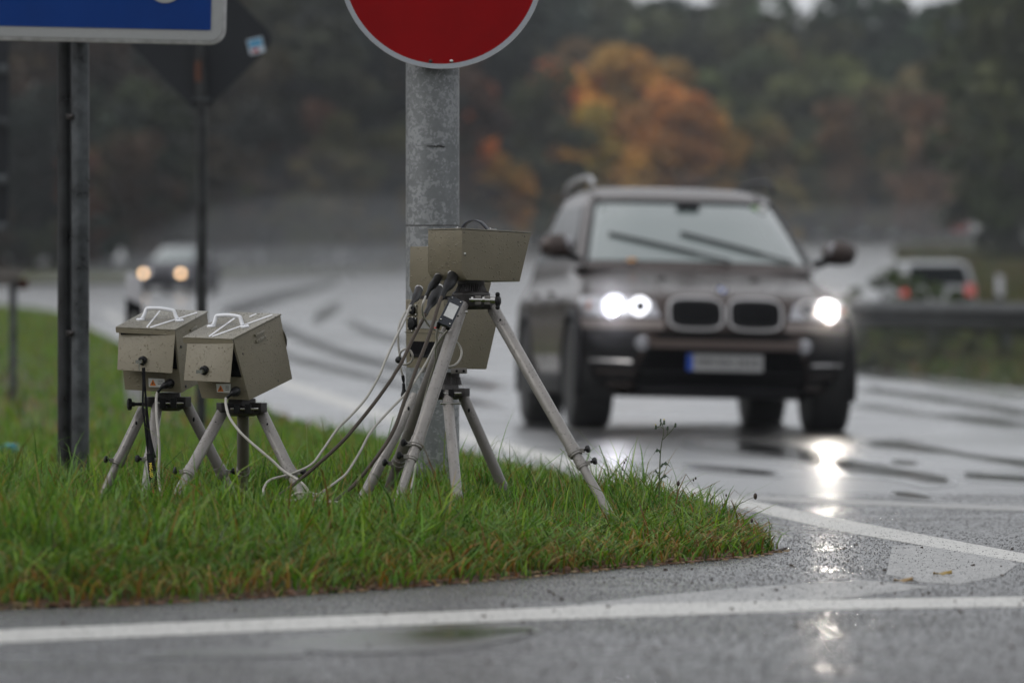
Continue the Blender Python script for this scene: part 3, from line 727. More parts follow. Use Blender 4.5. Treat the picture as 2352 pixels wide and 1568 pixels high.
# delineator posts
M['delin'] = mat('delineator_white', (.50, .50, .52), .45, var=(8, .15))
def delineator(px, topy, D, w_, label, bandpx):
    zb = float(road_z(0, D)) + (.12 if px < 500 else 0)
    q = Q(px, 0, D); b_ = Vector((q.x, D, zb)); zt = Q(0, topy, D).z
    t = empty('delineator_post', b_); tag(t, label, 'delineator', 'delineator posts along the road')
    h = w_/2
    def seg(z0, z1, m_, nm, g=0, sl0=0, sl1=0):
        mb = MB(); mb.hexa([(q.x-h-g, D-.04-g, z0+sl0), (q.x+h+g, D-.04-g, z0-sl0), (q.x+h+g, D+.05+g, z0-sl0), (q.x-h-g, D+.05+g, z0+sl0),
                            (q.x-h-g, D-.04-g, z1+sl1), (q.x+h+g, D-.04-g, z1-sl1), (q.x+h*.6+g, D+.05+g, z1-sl1), (q.x-h*.6-g, D+.05+g, z1+sl1)])
        return mb.build(nm, m_, t, bevel=.006)
    seg(zb-.1, zt, M['delin'], 'shaft', 0, 0, .02)
    zc_ = Q(0, bandpx, D).z
    bd = seg(zc_ - .36, zc_, M['dark'], 'black_band', .004, .02, .03)
    mb = MB(); mb.box((q.x, D-.05, zc_-.17), (.02, .004, .08)); mb.build('reflector', M['panel_grey'], bd)
delineator(309, 632, 43, .125, 'white delineator post with black band behind the left grey box', 692)
delineator(2296, 632, 118, .16, 'distant white delineator post in the right field', 680)
delineator(782, 575, 250, .14, 'faint far white delineator post at the misty bend', 600)

# ------------------------------------------------------------------ flash boxes (left)
def flash_box(Dn, FL, FR, BR, BL, fl, fr, br, door, lip, lock, label_px, conn, handle, tapes, vents, screws, label, keyed):
    P = {k: Q(*v) for k, v in dict(FL=FL, FR=FR, BR=BR, BL=BL, fl=fl, fr=fr, br=br).items()}
    P['bl'] = P['fl'] + (P['br'] - P['fr'])
    base = (P['fl'] + P['fr'] + P['br'] + P['bl']) / 4
    t = empty('flash_box', base); tag(t, label, 'flash unit', 'olive grey flash units on low tripods')
    mb = MB(); mb.hexa([P['fl'], P['fr'], P['br'], P['bl'], P['FL'], P['FR'], P['BR'], P['BL']])
    body = mb.build('housing', M['olive'], t, bevel=.002)
    up = (P['FR'] - P['FL']).cross(P['BR'] - P['FR']).normalized()
    if up.z < 0: up = -up
    outl = (P['FR'] - P['FL']).normalized(); back = (P['BR'] - P['FR']).normalized()
    r4 = [P['FL'] - outl*.003 - back*.012, P['FR'] + outl*.003 - back*.012, P['BR'] + outl*.003 + back*.002, P['BL'] - outl*.003 + back*.002]
    mb = MB(); mb.hexa([p + up*.0005 for p in r4] + [p + up*.0045 for p in r4])
    roof = mb.build('roof', M['olive_wet'], t, bevel=.001)
    dn = (P['fr'] - P['FR']).normalized()
    l4 = [r4[0], r4[1], r4[1] + back*.002, r4[0] + back*.002]
    mb = MB(); mb.hexa([p + dn*.013 for p in l4] + [p + up*.0004 for p in l4]); mb.build('roof_lip', M['olive'], roof)
    # flap door, hinged at the top, swung out at its foot
    d0 = [Q(door[0][0], door[0][1], Dn + .062), Q(door[1][0], door[1][1], Dn - .012), Q(door[2][0], door[2][1], Dn - .055), Q(door[3][0], door[3][1], Dn + .018)]
    nb = back*.003
    mb = MB(); mb.hexa([d0[3], d0[2], d0[2] + nb, d0[3] + nb, d0[0], d0[1], d0[1] + nb, d0[0] + nb]); dr = mb.build('flap_door', M['olive'], t, bevel=.0008)
    # black sheet painting the shade between door and housing
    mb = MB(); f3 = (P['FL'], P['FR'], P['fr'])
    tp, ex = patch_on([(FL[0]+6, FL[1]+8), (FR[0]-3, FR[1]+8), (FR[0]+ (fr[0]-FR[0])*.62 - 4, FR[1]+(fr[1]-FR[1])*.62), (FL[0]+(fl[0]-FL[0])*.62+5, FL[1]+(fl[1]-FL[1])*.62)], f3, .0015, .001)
    mb.prism(tp, ex); mb.build('door_gap_shade', M['dark'], t)
    # lock
    dp = (d0[0], d0[1], d0[2]); c = on_plane(lock[0], lock[1], dp, 0); nn = -back
    mb = MB(); mb.lathe(c, nn, [(0, .013), (.010, .013), (.013, .010)], 24); lk = mb.build('lock', M['plastic'], dr)
    mb = MB(); mb.lathe(c, nn, [(.011, .006), (.017, .006)], 16); mb.box(c + nn*.022 + Vector((-.006, 0, 0)), (.009, .001, .005)); 
    if keyed: mb.box(c + nn*.022 + Vector((-.004, 0, -.012)), (.0015, .0015, .014))
    mb.build('key', M['steel'], dr)
    # warning label
    mb = MB(); tp, ex = patch_on(label_px, f3, .004, .001); mb.prism(tp, ex); lb = mb.build('warning_label', M['label'], t)
    x0, y0 = label_px[0]; x1, y1 = label_px[2]; h_ = y1 - y0
    mb = MB(); tp, ex = patch_on([(x0+3.5, y1-4), (x0+3.5+h_*.68, y1-3.5), (x0+3.5+h_*.34, y0+3)], f3, .0055, .001); mb.prism(tp, ex); tri = mb.build('warning_triangle', M['orange'], lb)
    mb = MB()
    tp, ex = patch_on([(x0+3.2+h_*.3, y1-6), (x0+3.2+h_*.42, y1-9), (x0+3.2+h_*.34, y0+8), (x0+3.2+h_*.28, y1-9)], f3, .0065, .0005); mb.prism(tp, ex)
    for k in range(3):
        yy = y0 + 5 + k*4; tp, ex = patch_on([(x0+h_*.9+3, yy), (x1-3, yy+.3), (x1-3, yy+1.4), (x0+h_*.9+3, yy+1.1)], f3, .0055, .0005); mb.prism(tp, ex)
    mb.build('label_print', M['black_print'], lb)
    # connector socket
    c = on_plane(conn[0], conn[1], f3, 0); mb = MB(); mb.lathe(c, nn, [(0, .014), (.006, .014), (.007, .012), (.018, .0115)], 20); mb.build('socket', M['plastic'], t)
    # handle
    rp = (P['FL'] + up*.0045, P['FR'] + up*.0045, P['BR'] + up*.0045)
    ha = on_plane(*handle[0], rp); hb = on_plane(*handle[3], rp)
    ta = Q(handle[1][0], handle[1][1], ha.y + .012); tb = Q(handle[2][0], handle[2][1], hb.y + .012)
    mb = MB()
    hv = (hb - ha)
    path = [ha + up*.004, ha.lerp(ta, .55), ta - (ta-ha)*.12, ta + (tb-ta)*.07, ta.lerp(tb, .5) + up*.003, tb - (tb-ta)*.07, tb - (tb-hb)*.12, hb.lerp(tb, .55), hb + up*.004]
    mb.tube(catmull(path, 5), .0058, 12)
    for h_c, sg in ((ha, -1), (hb, 1)):
        mb.lathe(h_c + hv.normalized()*sg*.006, up, [(0, .013), (.004, .013), (.006, .009)], 16)
    hd_ = mb.build('handle', M['white_plastic'], t)
    for h_c, sg in ((ha, -1), (hb, 1)): mb = MB(); mb.ball(h_c + hv.normalized()*sg*.01 + up*.006, .003, (1, 1, .5), 8); mb.build('screw', M['steel'], hd_)
    for tpz in tapes:
        (xa, ya), (xb, yb), wd = tpz
        L_ = math.hypot(xb-xa, yb-ya); nx, ny = -(yb-ya)/L_*wd/2, (xb-xa)/L_*wd/2
        tp, ex = patch_on([(xa+nx, ya+ny), (xb+nx, yb+ny), (xb-nx, yb-ny), (xa-nx, ya-ny)], rp, .0012, .001)
        mb = MB(); mb.prism(tp, ex); mb.build('tape_stripe', M['tape'], roof)
    sf = (P['FR'], P['BR'], P['br'])
    for v in vents:
        tp, ex = patch_on(v, sf, .007, .007); mb = MB(); mb.prism(tp, ex); mb.build('vent', M['olive_wet'], t, bevel=.0015)
    for sx, sy in screws:
        mb = MB(); c = on_plane(sx, sy, sf, 0); n_ = outl; mb.lathe(c, n_, [(0, .005), (.003, .0045), (.004, .002)], 10); mb.build('side_screw', M['casting'], t)
    # lens ring on the far front
    c = P['BR']*.6 + P['br']*.4 - outl*.054; mb = MB(); mb.lathe(c, back, [(0, .058), (.004, .057), (.006, .05)], 32); mb.build('lens_ring', M['olive_dark'], t)
    return t, P
fb2, P2b = flash_box(16.30, (426, 775, 16.374), (536, 779, 16.30), (644, 724, 16.55), (532, 719, 16.624), (463, 914, 16.374), (573, 919, 16.30), (672, 870, 16.55),
    [(430, 787), (536, 788), (528, 878), (422, 873)], None, (471, 849), [(498, 881), (531, 881), (531, 902), (500, 900)], (543, 898),
    [(490, 750), (497, 725), (551, 727), (558, 751)],
    [((480, 773), (553, 721), 3.2), ((487, 773), (626, 723), 2.6), ((573, 728), (589, 721), 2.6)],
    [[(582, 768), (604, 758), (606, 763), (584, 774)], [(584, 782), (606, 770), (608, 776), (586, 788)]], [(556, 813), (583, 902), (637, 875)],
    'nearer olive grey flash box with white handle on low tripod', False)
fb1, P1b = flash_box(16.85, (271, 752, 16.91), (403, 758, 16.85), (476, 718, 17.10), (347, 711, 17.16), (287, 895, 16.91), (417, 902, 16.85), (490, 862, 17.10),
    [(273, 763), (402, 768), (395, 857), (269, 849)], None, (329, 827), [(342, 868), (379, 870), (379, 889), (343, 888)], (391, 880),
    [(327, 735), (337, 708), (399, 713), (408, 737)],
    [((337, 752), (368, 713), 3.2), ((345, 752), (453, 718), 2.6)],
    [[(434, 757), (448, 748), (449, 752), (435, 761)]], [(415, 796), (426, 887)],
    'left olive grey flash box with key and lanyard in its lock', True)

def small_tripod(name, hx, hy, hw, hh, D, legs, kb, label, group='aluminium tripods in the grass', sc_=1.0):
    c = Q(hx, hy, D)
    gz = isl_z(c.x, c.y)
    t = empty(name, (c.x, c.y, gz)); tag(t, label, 'tripod', group)
    s = F / D; W = hw / s / 2; H = hh / s / 2
    mb = MB(); mb.lathe(c - Vector((0, 0, H)), (0, 0, 1), [(0, W*.55), (H*.3, W*.8), (H*.9, W*.85), (H*1.1, W*.62), (H*2.0, W*.6)], 6 if W < .09 else 12)
    for a in (90, 210, 330):
        d = Vector((math.cos(R(a)), math.sin(R(a)), 0)); mb.box(c + d*W*.75, (.02, .016, H*.55), Matrix.Rotation(R(a), 3, 'Z'))
    hd = mb.build('head', M['casting'], t, bevel=.002)
    mb = MB()
    for k in (-1, 1):
        mb.box(c + Vector((k*.016 + .004, -W*.9, -H*.1)), (.009, .01, H*.55))
    mb.build('clamp_block', M['plastic'], hd, bevel=.0015)
    mb = MB(); mb.cyl(c + Vector((-.03, -W*.9, -H*.1)), c + Vector((.05, -W*.9, -H*.1)), .004, seg=10); mb.build('clamp_bolt', M['steel'], hd)
    if kb:
        mb = MB(); k0 = Q(kb[0], kb[1], D - .03); dd = Vector((-1 if kb[0] < hx else 1, -.2, 0)); mb.cyl(k0 - dd*.05, k0, .005, seg=8); knob(mb, k0 - dd*.008, dd, .018*sc_, .02*sc_); mb.build('knob', M['plastic'], hd, smooth=50)
    for (ax, ay, fx, fy, da, df, r0, r1, jt, m_, kd, sec) in legs:
        a = Q(ax, ay, D + da); b_ = to_ground(a, Q(fx, fy, D + df)); leg_part(t, a, b_, r0, r1, jt, m_, kdir=kd, second=sec)
    return t
small_tripod('tripod', 386, 922, 108, 42, 16.97, [
    (330, 938, 245, 1118, 0, -.05, .0165, .0135, .52, M['leg_dark'], (-1, -.3, .2), None),
    (361, 930, 333, 1133, -.03, -.28, .0165, .0135, .50, M['leg'], (-1, -.5, .1), None),
    (428, 928, 527, 1120, .02, .05, .0165, .0135, .62, M['leg_dark'], (1, -.3, .2), None)], (303, 928), 'low grey tripod under the left flash box')
small_tripod('tripod', 556, 935, 118, 40, 16.42, [
    (512, 944, 399, 1150, -.02, -.22, .0172, .0140, .60, M['leg'], (-1, -.3, .25), None),
    (558, 950, 558, 1120, .03, .32, .0172, .0140, .55, M['leg_dark'], (0, 1, 0), None),
    (599, 944, 694, 1142, .0, -.12, .0172, .0140, .60, M['leg'], (1, -.3, .15), None)], None, 'low grey tripod under the nearer flash box')

# ------------------------------------------------------------------ tall radar unit
rA, rB, rC = Q(1061, 527, 16.40), Q(983, 529, 16.50), Q(1220, 536, 16.59)
Wv = rB - rA
side = [rA, rC, Q(1194, 647, 16.565), Q(1072, 643, 16.41), Q(1060, 622, 16.40)]
t = empty('radar_unit', Q(1085, 645, 16.5)); tag(t, 'wedge shaped olive radar head with dark strap on the tall tripod', 'radar unit')
mb = MB(); mb.prism(side, Wv); body = mb.build('housing', M['olive'], t, bevel=.0022)
mb = MB()
upz = Vector((0, 0, 1)); lid = [rA, rC, rC + Wv, rA + Wv]
cc_ = sum(lid, Vector()) / 4
lid = [cc_ + (p - cc_)*1.012 for p in lid]
mb.prism([p + upz*.0008 for p in lid], (0, 0, .003)); mb.build('lid', M['olive_wet'], t, bevel=.0008)
mb = MB(); tp, ex = patch_on([(1065, 580), (1069, 580), (1069, 592), (1065, 592)], side, .002, .001); mb.prism(tp, ex); st = mb.build('sticker', M['label'], t)
mb = MB(); tp, ex = patch_on([(1066, 584), (1068, 584), (1068, 588), (1066, 588)], side, .003, .0005); mb.prism(tp, ex); mb.build('sticker_print', M['black_print'], st)
mb = MB(); hp = catmull([Q(1063, 526, 16.50), Q(1068, 515, 16.50), Q(1080, 507.5, 16.51), Q(1093, 506, 16.52), Q(1107, 512, 16.53), Q(1123, 529, 16.54)], 6)
V = []
for p in hp: V.append([p + Vector((-.006, -.010, 0)), p + Vector((.006, .010, 0))])
mb.grid(V); mb.build('strap_handle', M['strap'], t, solid=.0025)
mb = MB()
for px, py, D in ((1055, 526, 16.50), (1130, 528.5, 16.54)):
    mb.box(Q(px, py, D) + Vector((0, 0, .001)), (.014, .008, .002)); mb.ball(Q(px-4, py, D) + Vector((0, 0, .004)), .003)
mb.build('strap_plate', M['steel'], t, bevel=.0006)
mb = MB()
for (sx, sy) in ((1066, 534), (1205, 543), (1180, 641), (1078, 637), (1190, 556)):
    c = on_plane(sx, sy, side, 0); mb.ball(c, .0022, (1, 1, 1), 8)
mb.build('screw', M['casting'], t)
def ribbed(mb, c0, c1, r0, r1, n=40):
    d = (c1 - c0); L_ = d.length; prof = []
    u, v = perp(d); V = []
    for (t_, r) in ((0, r0), (L_*.25, r0*.98), (L_*.75, r1*1.02), (L_, r1)):
        for k in range(n*2):
            a = math.pi*k/n; rr = r * (1.0 if k % 2 else .93); V.append(c0 + d.normalized()*t_ + (u*math.cos(a)+v*math.sin(a))*rr)
    m_ = n*2
    mb.add(V, [(i*m_+k, i*m_+(k+1) % m_, (i+1)*m_+(k+1) % m_, (i+1)*m_+k) for i in range(3) for k in range(m_)] + [tuple(range(m_-1, -1, -1)), tuple(3*m_+k for k in range(m_))])
mb = MB(); ribbed(mb, Q(1082, 671, 16.52), Q(1082, 650, 16.52), .046, .038); mb.cyl(Q(1082, 652, 16.52), Q(1082, 640, 16.52), .04, .04, 32); mb.build('swivel_base', M['casting'], t, smooth=25)

# tall tripod
tt = empty('tripod', (Q(1082, 0, 16.5).x, 16.5, isl_z(Q(1082, 0, 16.5).x, 16.5))); tag(tt, 'tall grey aluminium tripod holding the wedge shaped radar head', 'tripod', 'aluminium tripods in the grass')
c = Q(1082, 690, 16.50)
mb = MB(); mb.lathe(c - Vector((0, 0, .026)), (0, 0, 1), [(0, .042), (.008, .054), (.045, .056), (.052, .050)], 28)
for a, d_ in ((-25, .052), (205, .05), (90, .05)):
    d = Vector((math.cos(R(a)), math.sin(R(a)), 0)); mb.box(c + d*d_ + Vector((0, 0, -.008)), (.018, .018, .017), Matrix.Rotation(R(a), 3, 'Z'))
hd = mb.build('head', M['casting'], tt, bevel=.002, smooth=30)
mb = MB()
for x in (1098, 1119): mb.box(Q(x, 689, 16.43), (.009, .012, .013))
mb.box(Q(1128, 689, 16.43), (.004, .009, .009))
mb.build('clamp_block', M['leg_dark'], hd, bevel=.002)
mb = MB(); mb.cyl(Q(1078, 688, 16.42), Q(1143, 690, 16.42), .005, seg=12)
for x in (1082, 1108): mb.cyl(Q(x, 688, 16.42), Q(x+5, 688, 16.42), .009, seg=6)
mb.cyl(Q(1126, 689, 16.42), Q(1138, 690, 16.42), .0095, seg=14); mb.build('clamp_bolt', M['steel'], hd)
mb = MB(); k0 = Q(1137, 691, 16.42); mb.lathe(k0, (1, -.15, .0), [(0, .006), (.003, .018), (.009, .021), (.013, .017), (.017, .008)], 9)
mb.ball(Q(1143, 676, 16.41), .007); mb.ball(Q(1143, 706, 16.41), .007); mb.build('knob', M['plastic'], hd, smooth=50)
a = Q(1063, 696, 16.44); b_ = to_ground(a, Q(914, 1150, 16.14)); leg_part(tt, a, b_, .0182, .0132, .66, M['leg'], kdir=(-1, -.45, .15), second=.042)
a = Q(1131, 706, 16.48); b_ = to_ground(a, Q(1408, 1194, 16.20), .0); leg_part(tt, a, b_, .0182, .0130, .66, M['leg'], kdir=(1, -.35, .3), second=.042)
a = Q(1050, 700, 16.62); b_ = to_ground(a, Q(893, 1120, 17.05)); leg_part(tt, a, b_, .0182, .0140, .76, M['leg_dark'], kdir=(-1, -.3, .1), second=None)
mb = MB(); mb.cyl(Q(1060, 716, 16.42), Q(1074, 716, 16.42), .0035, seg=8); mb.build('leg_pin', M['steel'], tt)

# ------------------------------------------------------------------ camera unit behind
lA, lC = Q(1019, 688, 17.00), Q(1150, 692, 17.17); lW = Q(931, 687, 17.105) - lA
side2 = [lA, lC, Q(1141, 745, 17.165), Q(1118, 848, 17.13), Q(1021, 846, 17.0)]
t = empty('camera_unit', Q(1035, 848, 17.08)); tag(t, 'large two part olive camera box with sockets behind the tall tripod', 'camera unit')
mb = MB(); mb.prism(side2, lW); mb.build('lower_housing', M['olive'], t, bevel=.004)
uA, uC = Q(1012, 566, 17.00), Q(1133, 573, 17.16); uW = Q(942, 566, 17.09) - uA
side3 = [uA, uC, Q(1128, 652, 17.16), Q(1122, 676, 17.155), Q(1020, 680, 17.0), Q(1010, 657, 17.0)]
mb = MB(); mb.prism(side3, uW); up_ = mb.build('upper_housing', M['olive'], t, bevel=.002)
mb = MB(); mb.prism([Q(1000, 678, 17.03), Q(1110, 678, 17.15), Q(1110, 692, 17.15), Q(1000, 692, 17.03)], lW*.6); mb.build('neck', M['casting'], t)
rear = (lA, lA + lW, Q(1021, 846, 17.0))
def on_rear(pts, m_, nm, off=.002, th=.001, bv=0):
    tp, ex = patch_on(pts, rear, off, th); mb = MB(); mb.prism(tp, ex); return mb.build(nm, m_, t, bevel=bv)
on_rear([(943, 783), (1000, 785), (998, 822), (942, 819)], M['dark'], 'slot_handle', .0015)
on_rear([(946, 813), (997, 816), (997, 821), (945, 818)], M['plastic'], 'slot_lip', .005, .003)
on_rear([(930, 762), (1018, 766), (1018, 768), (930, 764)], M['olive_dark'], 'seam', .0012)
on_rear([(963, 734), (1010, 736), (1009, 756), (962, 754)], M['panel_grey'], 'display_panel', .0015)
on_rear([(997, 751), (1006, 751), (1006, 754), (997, 754)], M['red_print'], 'red_label', .003)
seam = (lA, lC, Q(1118, 848, 17.13))
tp, ex = patch_on([(1110.5, 700), (1112, 700), (1084, 847), (1082.5, 847)], side2, .0008, .0006); mb = MB(); mb.prism(tp, ex); mb.build('seam', M['dark'], t)
for (px, py, r_) in ((949, 712, .017), (948, 743, .019)):
    c = on_plane(px, py, rear, 0); n_ = (lA - Q(1150, 692, 17.17)).normalized(); n_.z = 0; n_.normalize()
    uu = lW.normalized(); mb = MB(); mtx = Matrix((uu, n_, Vector((0, 0, 1)))).transposed()
    mb.box(c, (r_, .002, r_), mtx); fl_ = mb.build('socket_plate', M['olive_dark'] if py < 730 else M['plastic'], t, bevel=.001)
    mb = MB(); mb.lathe(c, n_, [(0, r_*.75), (.008, r_*.75), (.009, r_*.6), (.0095, r_*.2)], 20); mb.build('socket', M['plastic'], fl_)
    mb = MB()
    for sx in (-1, 1):
        for sz in (-1, 1): mb.ball(c + n_*.003 + uu*sx*r_*.8 + Vector((0, 0, sz*r_*.8)), .0024, seg=8)
    mb.build('screw', M['steel'], fl_)
mb = MB()
for (px, py) in ((948, 729), (947, 760), (1002, 733)): mb.ball(on_plane(px, py, rear, .001), .003, seg=8)
mb.build('panel_screw', M['steel'], t)
mb = MB(); c = Q(1045, 851, 17.05); mb.box(c + Vector((.012, 0, 0)), (.024, .04, .008)); mb.box(c + Vector((-.07, .04, -.0)), (.03, .03, .006)); mb.build('mounting_plate', M['leg_dark'], t, bevel=.001)
mb = MB(); 
for x in (1049, 1065): mb.cyl(Q(x, 852, 17.005), Q(x, 852, 17.02), .004, seg=8)
mb.build('plate_hole', M['dark'], t)
mb = MB(); ribbed(mb, Q(1036, 884, 17.08), Q(1036, 866, 17.08), .032, .028, 32); mb.cyl(Q(1036, 868, 17.08), Q(1036, 855, 17.08), .026, .026, 28); mb.build('swivel_base', M['casting'], t, smooth=25)

st_ = small_tripod('tripod', 1022, 900, 118, 34, 17.08, [
    (956, 905, 838, 1135, .0, -.05, .0165, .0165, .9, M['leg'], (0, 1, 0), None),
    (1027, 903, 1050, 1140, -.05, -.35, .0165, .0165, .9, M['leg'], (0, 1, 0), None),
    (1062, 906, 1160, 1130, .0, .05, .0165, .0165, .9, M['leg_dark'], (0, 1, 0), None)], None, 'medium grey tripod under the large camera box', )
mb = MB(); mb.cyl(Q(1011, 926, 16.98), Q(1059, 926, 16.98), .0035, seg=8); mb.build('leg_pin', M['steel'], st_)

M['water'] = mat('rain_water', (.9, .95, 1), .03); M['water'].node_tree.nodes["Principled BSDF"].inputs['Transmission Weight'].default_value = 1; M['water'].node_tree.nodes["Principled BSDF"].inputs['IOR'].default_value = 1.33
def raindrops(par, quads, n, rmax=.0021):
    mb = MB()
    for P4 in quads:
        a, b_, c, d_ = [Vector(p) for p in P4]; nr = (b_-a).cross(d_-a).normalized(); nr = nr if nr.dot(Vector((0, -1, .35))) > 0 else -nr
        for _ in range(n):
            u_, v_ = random.random(), random.random(); p = (a*(1-u_) + b_*u_)*(1-v_) + (d_*(1-u_) + c*u_)*v_; r = rmax*random.uniform(.35, 1)**1.5
            e1 = (b_-a).normalized(); e2 = nr.cross(e1); V = [p + (e1*math.cos(k*1.0472) + e2*math.sin(k*1.0472))*r - nr*.0002 for k in range(6)] + [p + (e1*math.cos(k*1.0472) + e2*math.sin(k*1.0472))*r*.65 + nr*r*.55 for k in range(6)] + [p + nr*r*.8]
            mb.add(V, [(k, (k+1) % 6, (k+1) % 6 + 6, k+6) for k in range(6)] + [(k+6, (k+1) % 6 + 6, 12) for k in range(6)])
    o = mb.build('raindrops', M['water'], par, smooth=180); tag(o, kind='stuff'); return o
ru = [o for o in bpy.data.objects if o.name == 'radar_unit'][0]
raindrops(ru, [(side[0], side[1], side[2], side[3]), (rA, rB, rB + (side[4]-side[0]), side[4])], 260)
raindrops(t, [(side2[0], side2[1], side2[3], side2[4]), (side3[0], side3[1], side3[3], side3[4]), (lA, lA+lW, side2[4]+lW, side2[4])], 200)
for fbx, PP in ((fb1, P1b), (fb2, P2b)):
    up3 = Vector((0, 0, .0052)); raindrops(fbx, [(PP['FL']+up3, PP['FR']+up3, PP['BR']+up3, PP['BL']+up3), (PP['FR'], PP['BR'], PP['br'], PP['fr'])], 220)
# small black junction box hanging on the tall leg
bq = [Q(1036, 678, 16.36), Q(1065, 692, 16.36), Q(1036, 752, 16.33), Q(1005, 739, 16.33)]
t = empty('junction_box', bq[0]); tag(t, 'small black box with blank white label hanging on the tripod leg', 'electronics box')
n_ = (bq[1]-bq[0]).cross(bq[3]-bq[0]).normalized(); n_ = n_ if n_.y > 0 else -n_
mb = MB(); mb.prism(bq, n_*.022); mb.build('case', mat('blue_black_plastic', (.022, .026, .036), .35, drops=120), t, bevel=.002)
mb = MB(); tp, ex = patch_on([(1033, 694), (1054, 704), (1039.5, 734), (1018.5, 724)], bq, .0012, .001); mb.prism(tp, ex); mb.build('label', M['label'], t)
mb = MB()
for px, py in ((1038, 684), (1058, 694), (1013, 733), (1033.5, 744)): mb.ball(on_plane(px, py, bq, .0005), .003, seg=8)
mb.build('screw', M['steel'], t)
mb = MB(); mb.cyl(Q(1009, 742, 16.345), Q(1005, 754, 16.35), .007, .005, 12); mb.cyl(Q(1030, 749, 16.345), Q(1028, 756, 16.35), .008, .006, 12); mb.build('cable_gland', M['plastic'], t)

# ------------------------------------------------------------------ cables
def cable(pts, r, m, label, plugs=None, ground_end=True, n=7, zmin=.012):
    P = [Q(*p) for p in pts]
    if ground_end:
        e = P[-1]; e = Vector((e.x, e.y, isl_z(e.x, e.y) + .004)); P.append(e + Vector((random.uniform(-.02, .02), 0, -.004))) if (P[-1] - e).length > .02 else None
    path = catmull(P, n)
    path = [Vector((p.x, p.y, max(p.z, isl_z(p.x, p.y) + zmin))) for p in path]
    mb = MB(); mb.tube(path, r, 10)
    o = mb.build('cable', m); tag(o, label, 'cable', 'cables between the measuring units')
    for pg in (plugs or []):
        pp_ = catmull([Q(*p) for p in pg[0]], 3); rr = pg[1]; k = len(pp_)
        radii = []
        for i in range(k):
            f = i/(k-1); radii.append(rr*(1.0 if f < .38 else (1.0 - .55*min(1, (f-.38)/.3))))
        mb = MB(); mb.tube(pp_, radii, 14); pl = mb.build('plug', M['plastic'], o, smooth=50)
        if pg[2]:
            d = (pp_[1]-pp_[0]).normalized(); mb = MB(); mb.lathe(pp_[0] - d*.008, d, [(0, rr*.95), (.002, rr*1.05), (.010, rr*1.05), (.012, rr*.98)], 20); mb.build('plug_ring', M['steel'], pl)
    return o
gD = 16.2
cable([(978, 680, 16.32), (971, 699, 16.31), (970, 716, 16.33), (975, 731, 16.36), (988, 750, 16.42), (1008, 761, 16.5), (1025, 768, 16.55), (1047, 783, 16.58), (1060, 805, 16.58), (1055, 827, 16.55), (1042, 839, 16.52), (1026, 842, 16.5)],
      .0032, M['cable_white'], 'pale thin cable looping round behind the bright leg', [([(1007, 637, 16.46), (1000, 648, 16.42), (990, 660, 16.38), (984, 670, 16.35), (978, 682, 16.32)], .0125, True)], ground_end=False)
cable([(1014, 683, 16.32), (1008, 698, 16.28), (996, 738, 16.24), (981, 783, 16.2), (958, 842, 16.14), (941, 889, 16.1), (929, 920, 16.08), (905, 986, 16.02), (870, 1043, 15.98), (819, 1107, 15.95), (775, 1146, 15.92), (742, 1166, 15.9)],
      .0056, M['cable_brown'], 'thick brown cable falling steeply from the radar head to the grass', [([(1041, 632, 16.44), (1036, 646, 16.4), (1027, 659, 16.36), (1020, 672, 16.34), (1014, 686, 16.32)], .0165, True)])
cable([(977, 722, 16.42), (973, 731, 16.4), (949, 776, 16.32), (924, 829, 16.25), (907, 857, 16.22), (898, 872, 16.2), (863, 921, 16.15), (819, 976, 16.1), (775, 1025, 16.05), (695, 1096, 16.0), (640, 1137, 15.96), (580, 1166, 15.92)],
      .0052, M['cable_brown'], 'brown cable running left along the ground from the middle plug', [([(1006, 664, 16.6), (999, 681, 16.56), (990, 697, 16.52), (984, 708, 16.48), (976, 723, 16.42)], .0155, True)])
cable([(944, 702, 16.7), (940, 707, 16.65), (929, 736, 16.5), (917, 760, 16.4), (906, 782, 16.35), (883, 833, 16.3), (872, 861, 16.28), (841, 914, 16.25), (804, 956, 16.2), (775, 985, 16.18), (740, 1035, 16.15), (714, 1067, 16.12), (668, 1088, 16.1), (622, 1101, 16.08), (607, 1118, 16.05), (604, 1136, 16.02)],
      .0036, M['cable_white'], 'uppermost pale cable swinging far left from the small plug', [([(962, 665, 16.85), (958, 677, 16.8), (953, 687, 16.76), (948, 694, 16.73), (943, 704, 16.7)], .0125, True)])
cable([(943, 712, 16.98), (932, 716, 16.9), (924, 730, 16.86), (916, 752, 16.84), (915, 783, 16.84), (917, 808, 16.84), (921, 824, 16.84), (920, 842, 16.84), (926, 866, 16.84)],
      .0034, M['cable_white'], 'short pale cable hanging beside the camera box with black plug', [([(925, 862, 16.84), (927, 875, 16.84), (928, 886, 16.84)], .0052, False), ([(929, 912, 16.84), (928, 900, 16.84), (927, 880, 16.84)], .0105, False)], ground_end=False)
cable([(917, 819, 16.8), (921, 808, 16.79), (932, 801, 16.78), (943, 806, 16.78), (948, 819, 16.78), (944, 831, 16.79), (933, 837, 16.8), (923, 834, 16.81), (919, 826, 16.82)],
      .0032, M['cable_white'], 'small tight loop of pale cable held by a black tie', [([(914, 826, 16.79), (920, 829, 16.78), (926, 834, 16.78)], .010, False)], ground_end=False)
cable([(1007, 752, 16.36), (1003, 766, 16.38), (1003, 783, 16.4), (996, 800, 16.4), (980, 831, 16.38), (953, 875, 16.32), (929, 907, 16.28), (892, 945, 16.22), (852, 991, 16.16), (826, 1039, 16.12), (797, 1085, 16.08), (775, 1104, 16.05), (740, 1130, 16.0), (722, 1144, 15.97)],
      .0036, M['cable_white'], 'pale cable dropping from the black box to the ground knot')
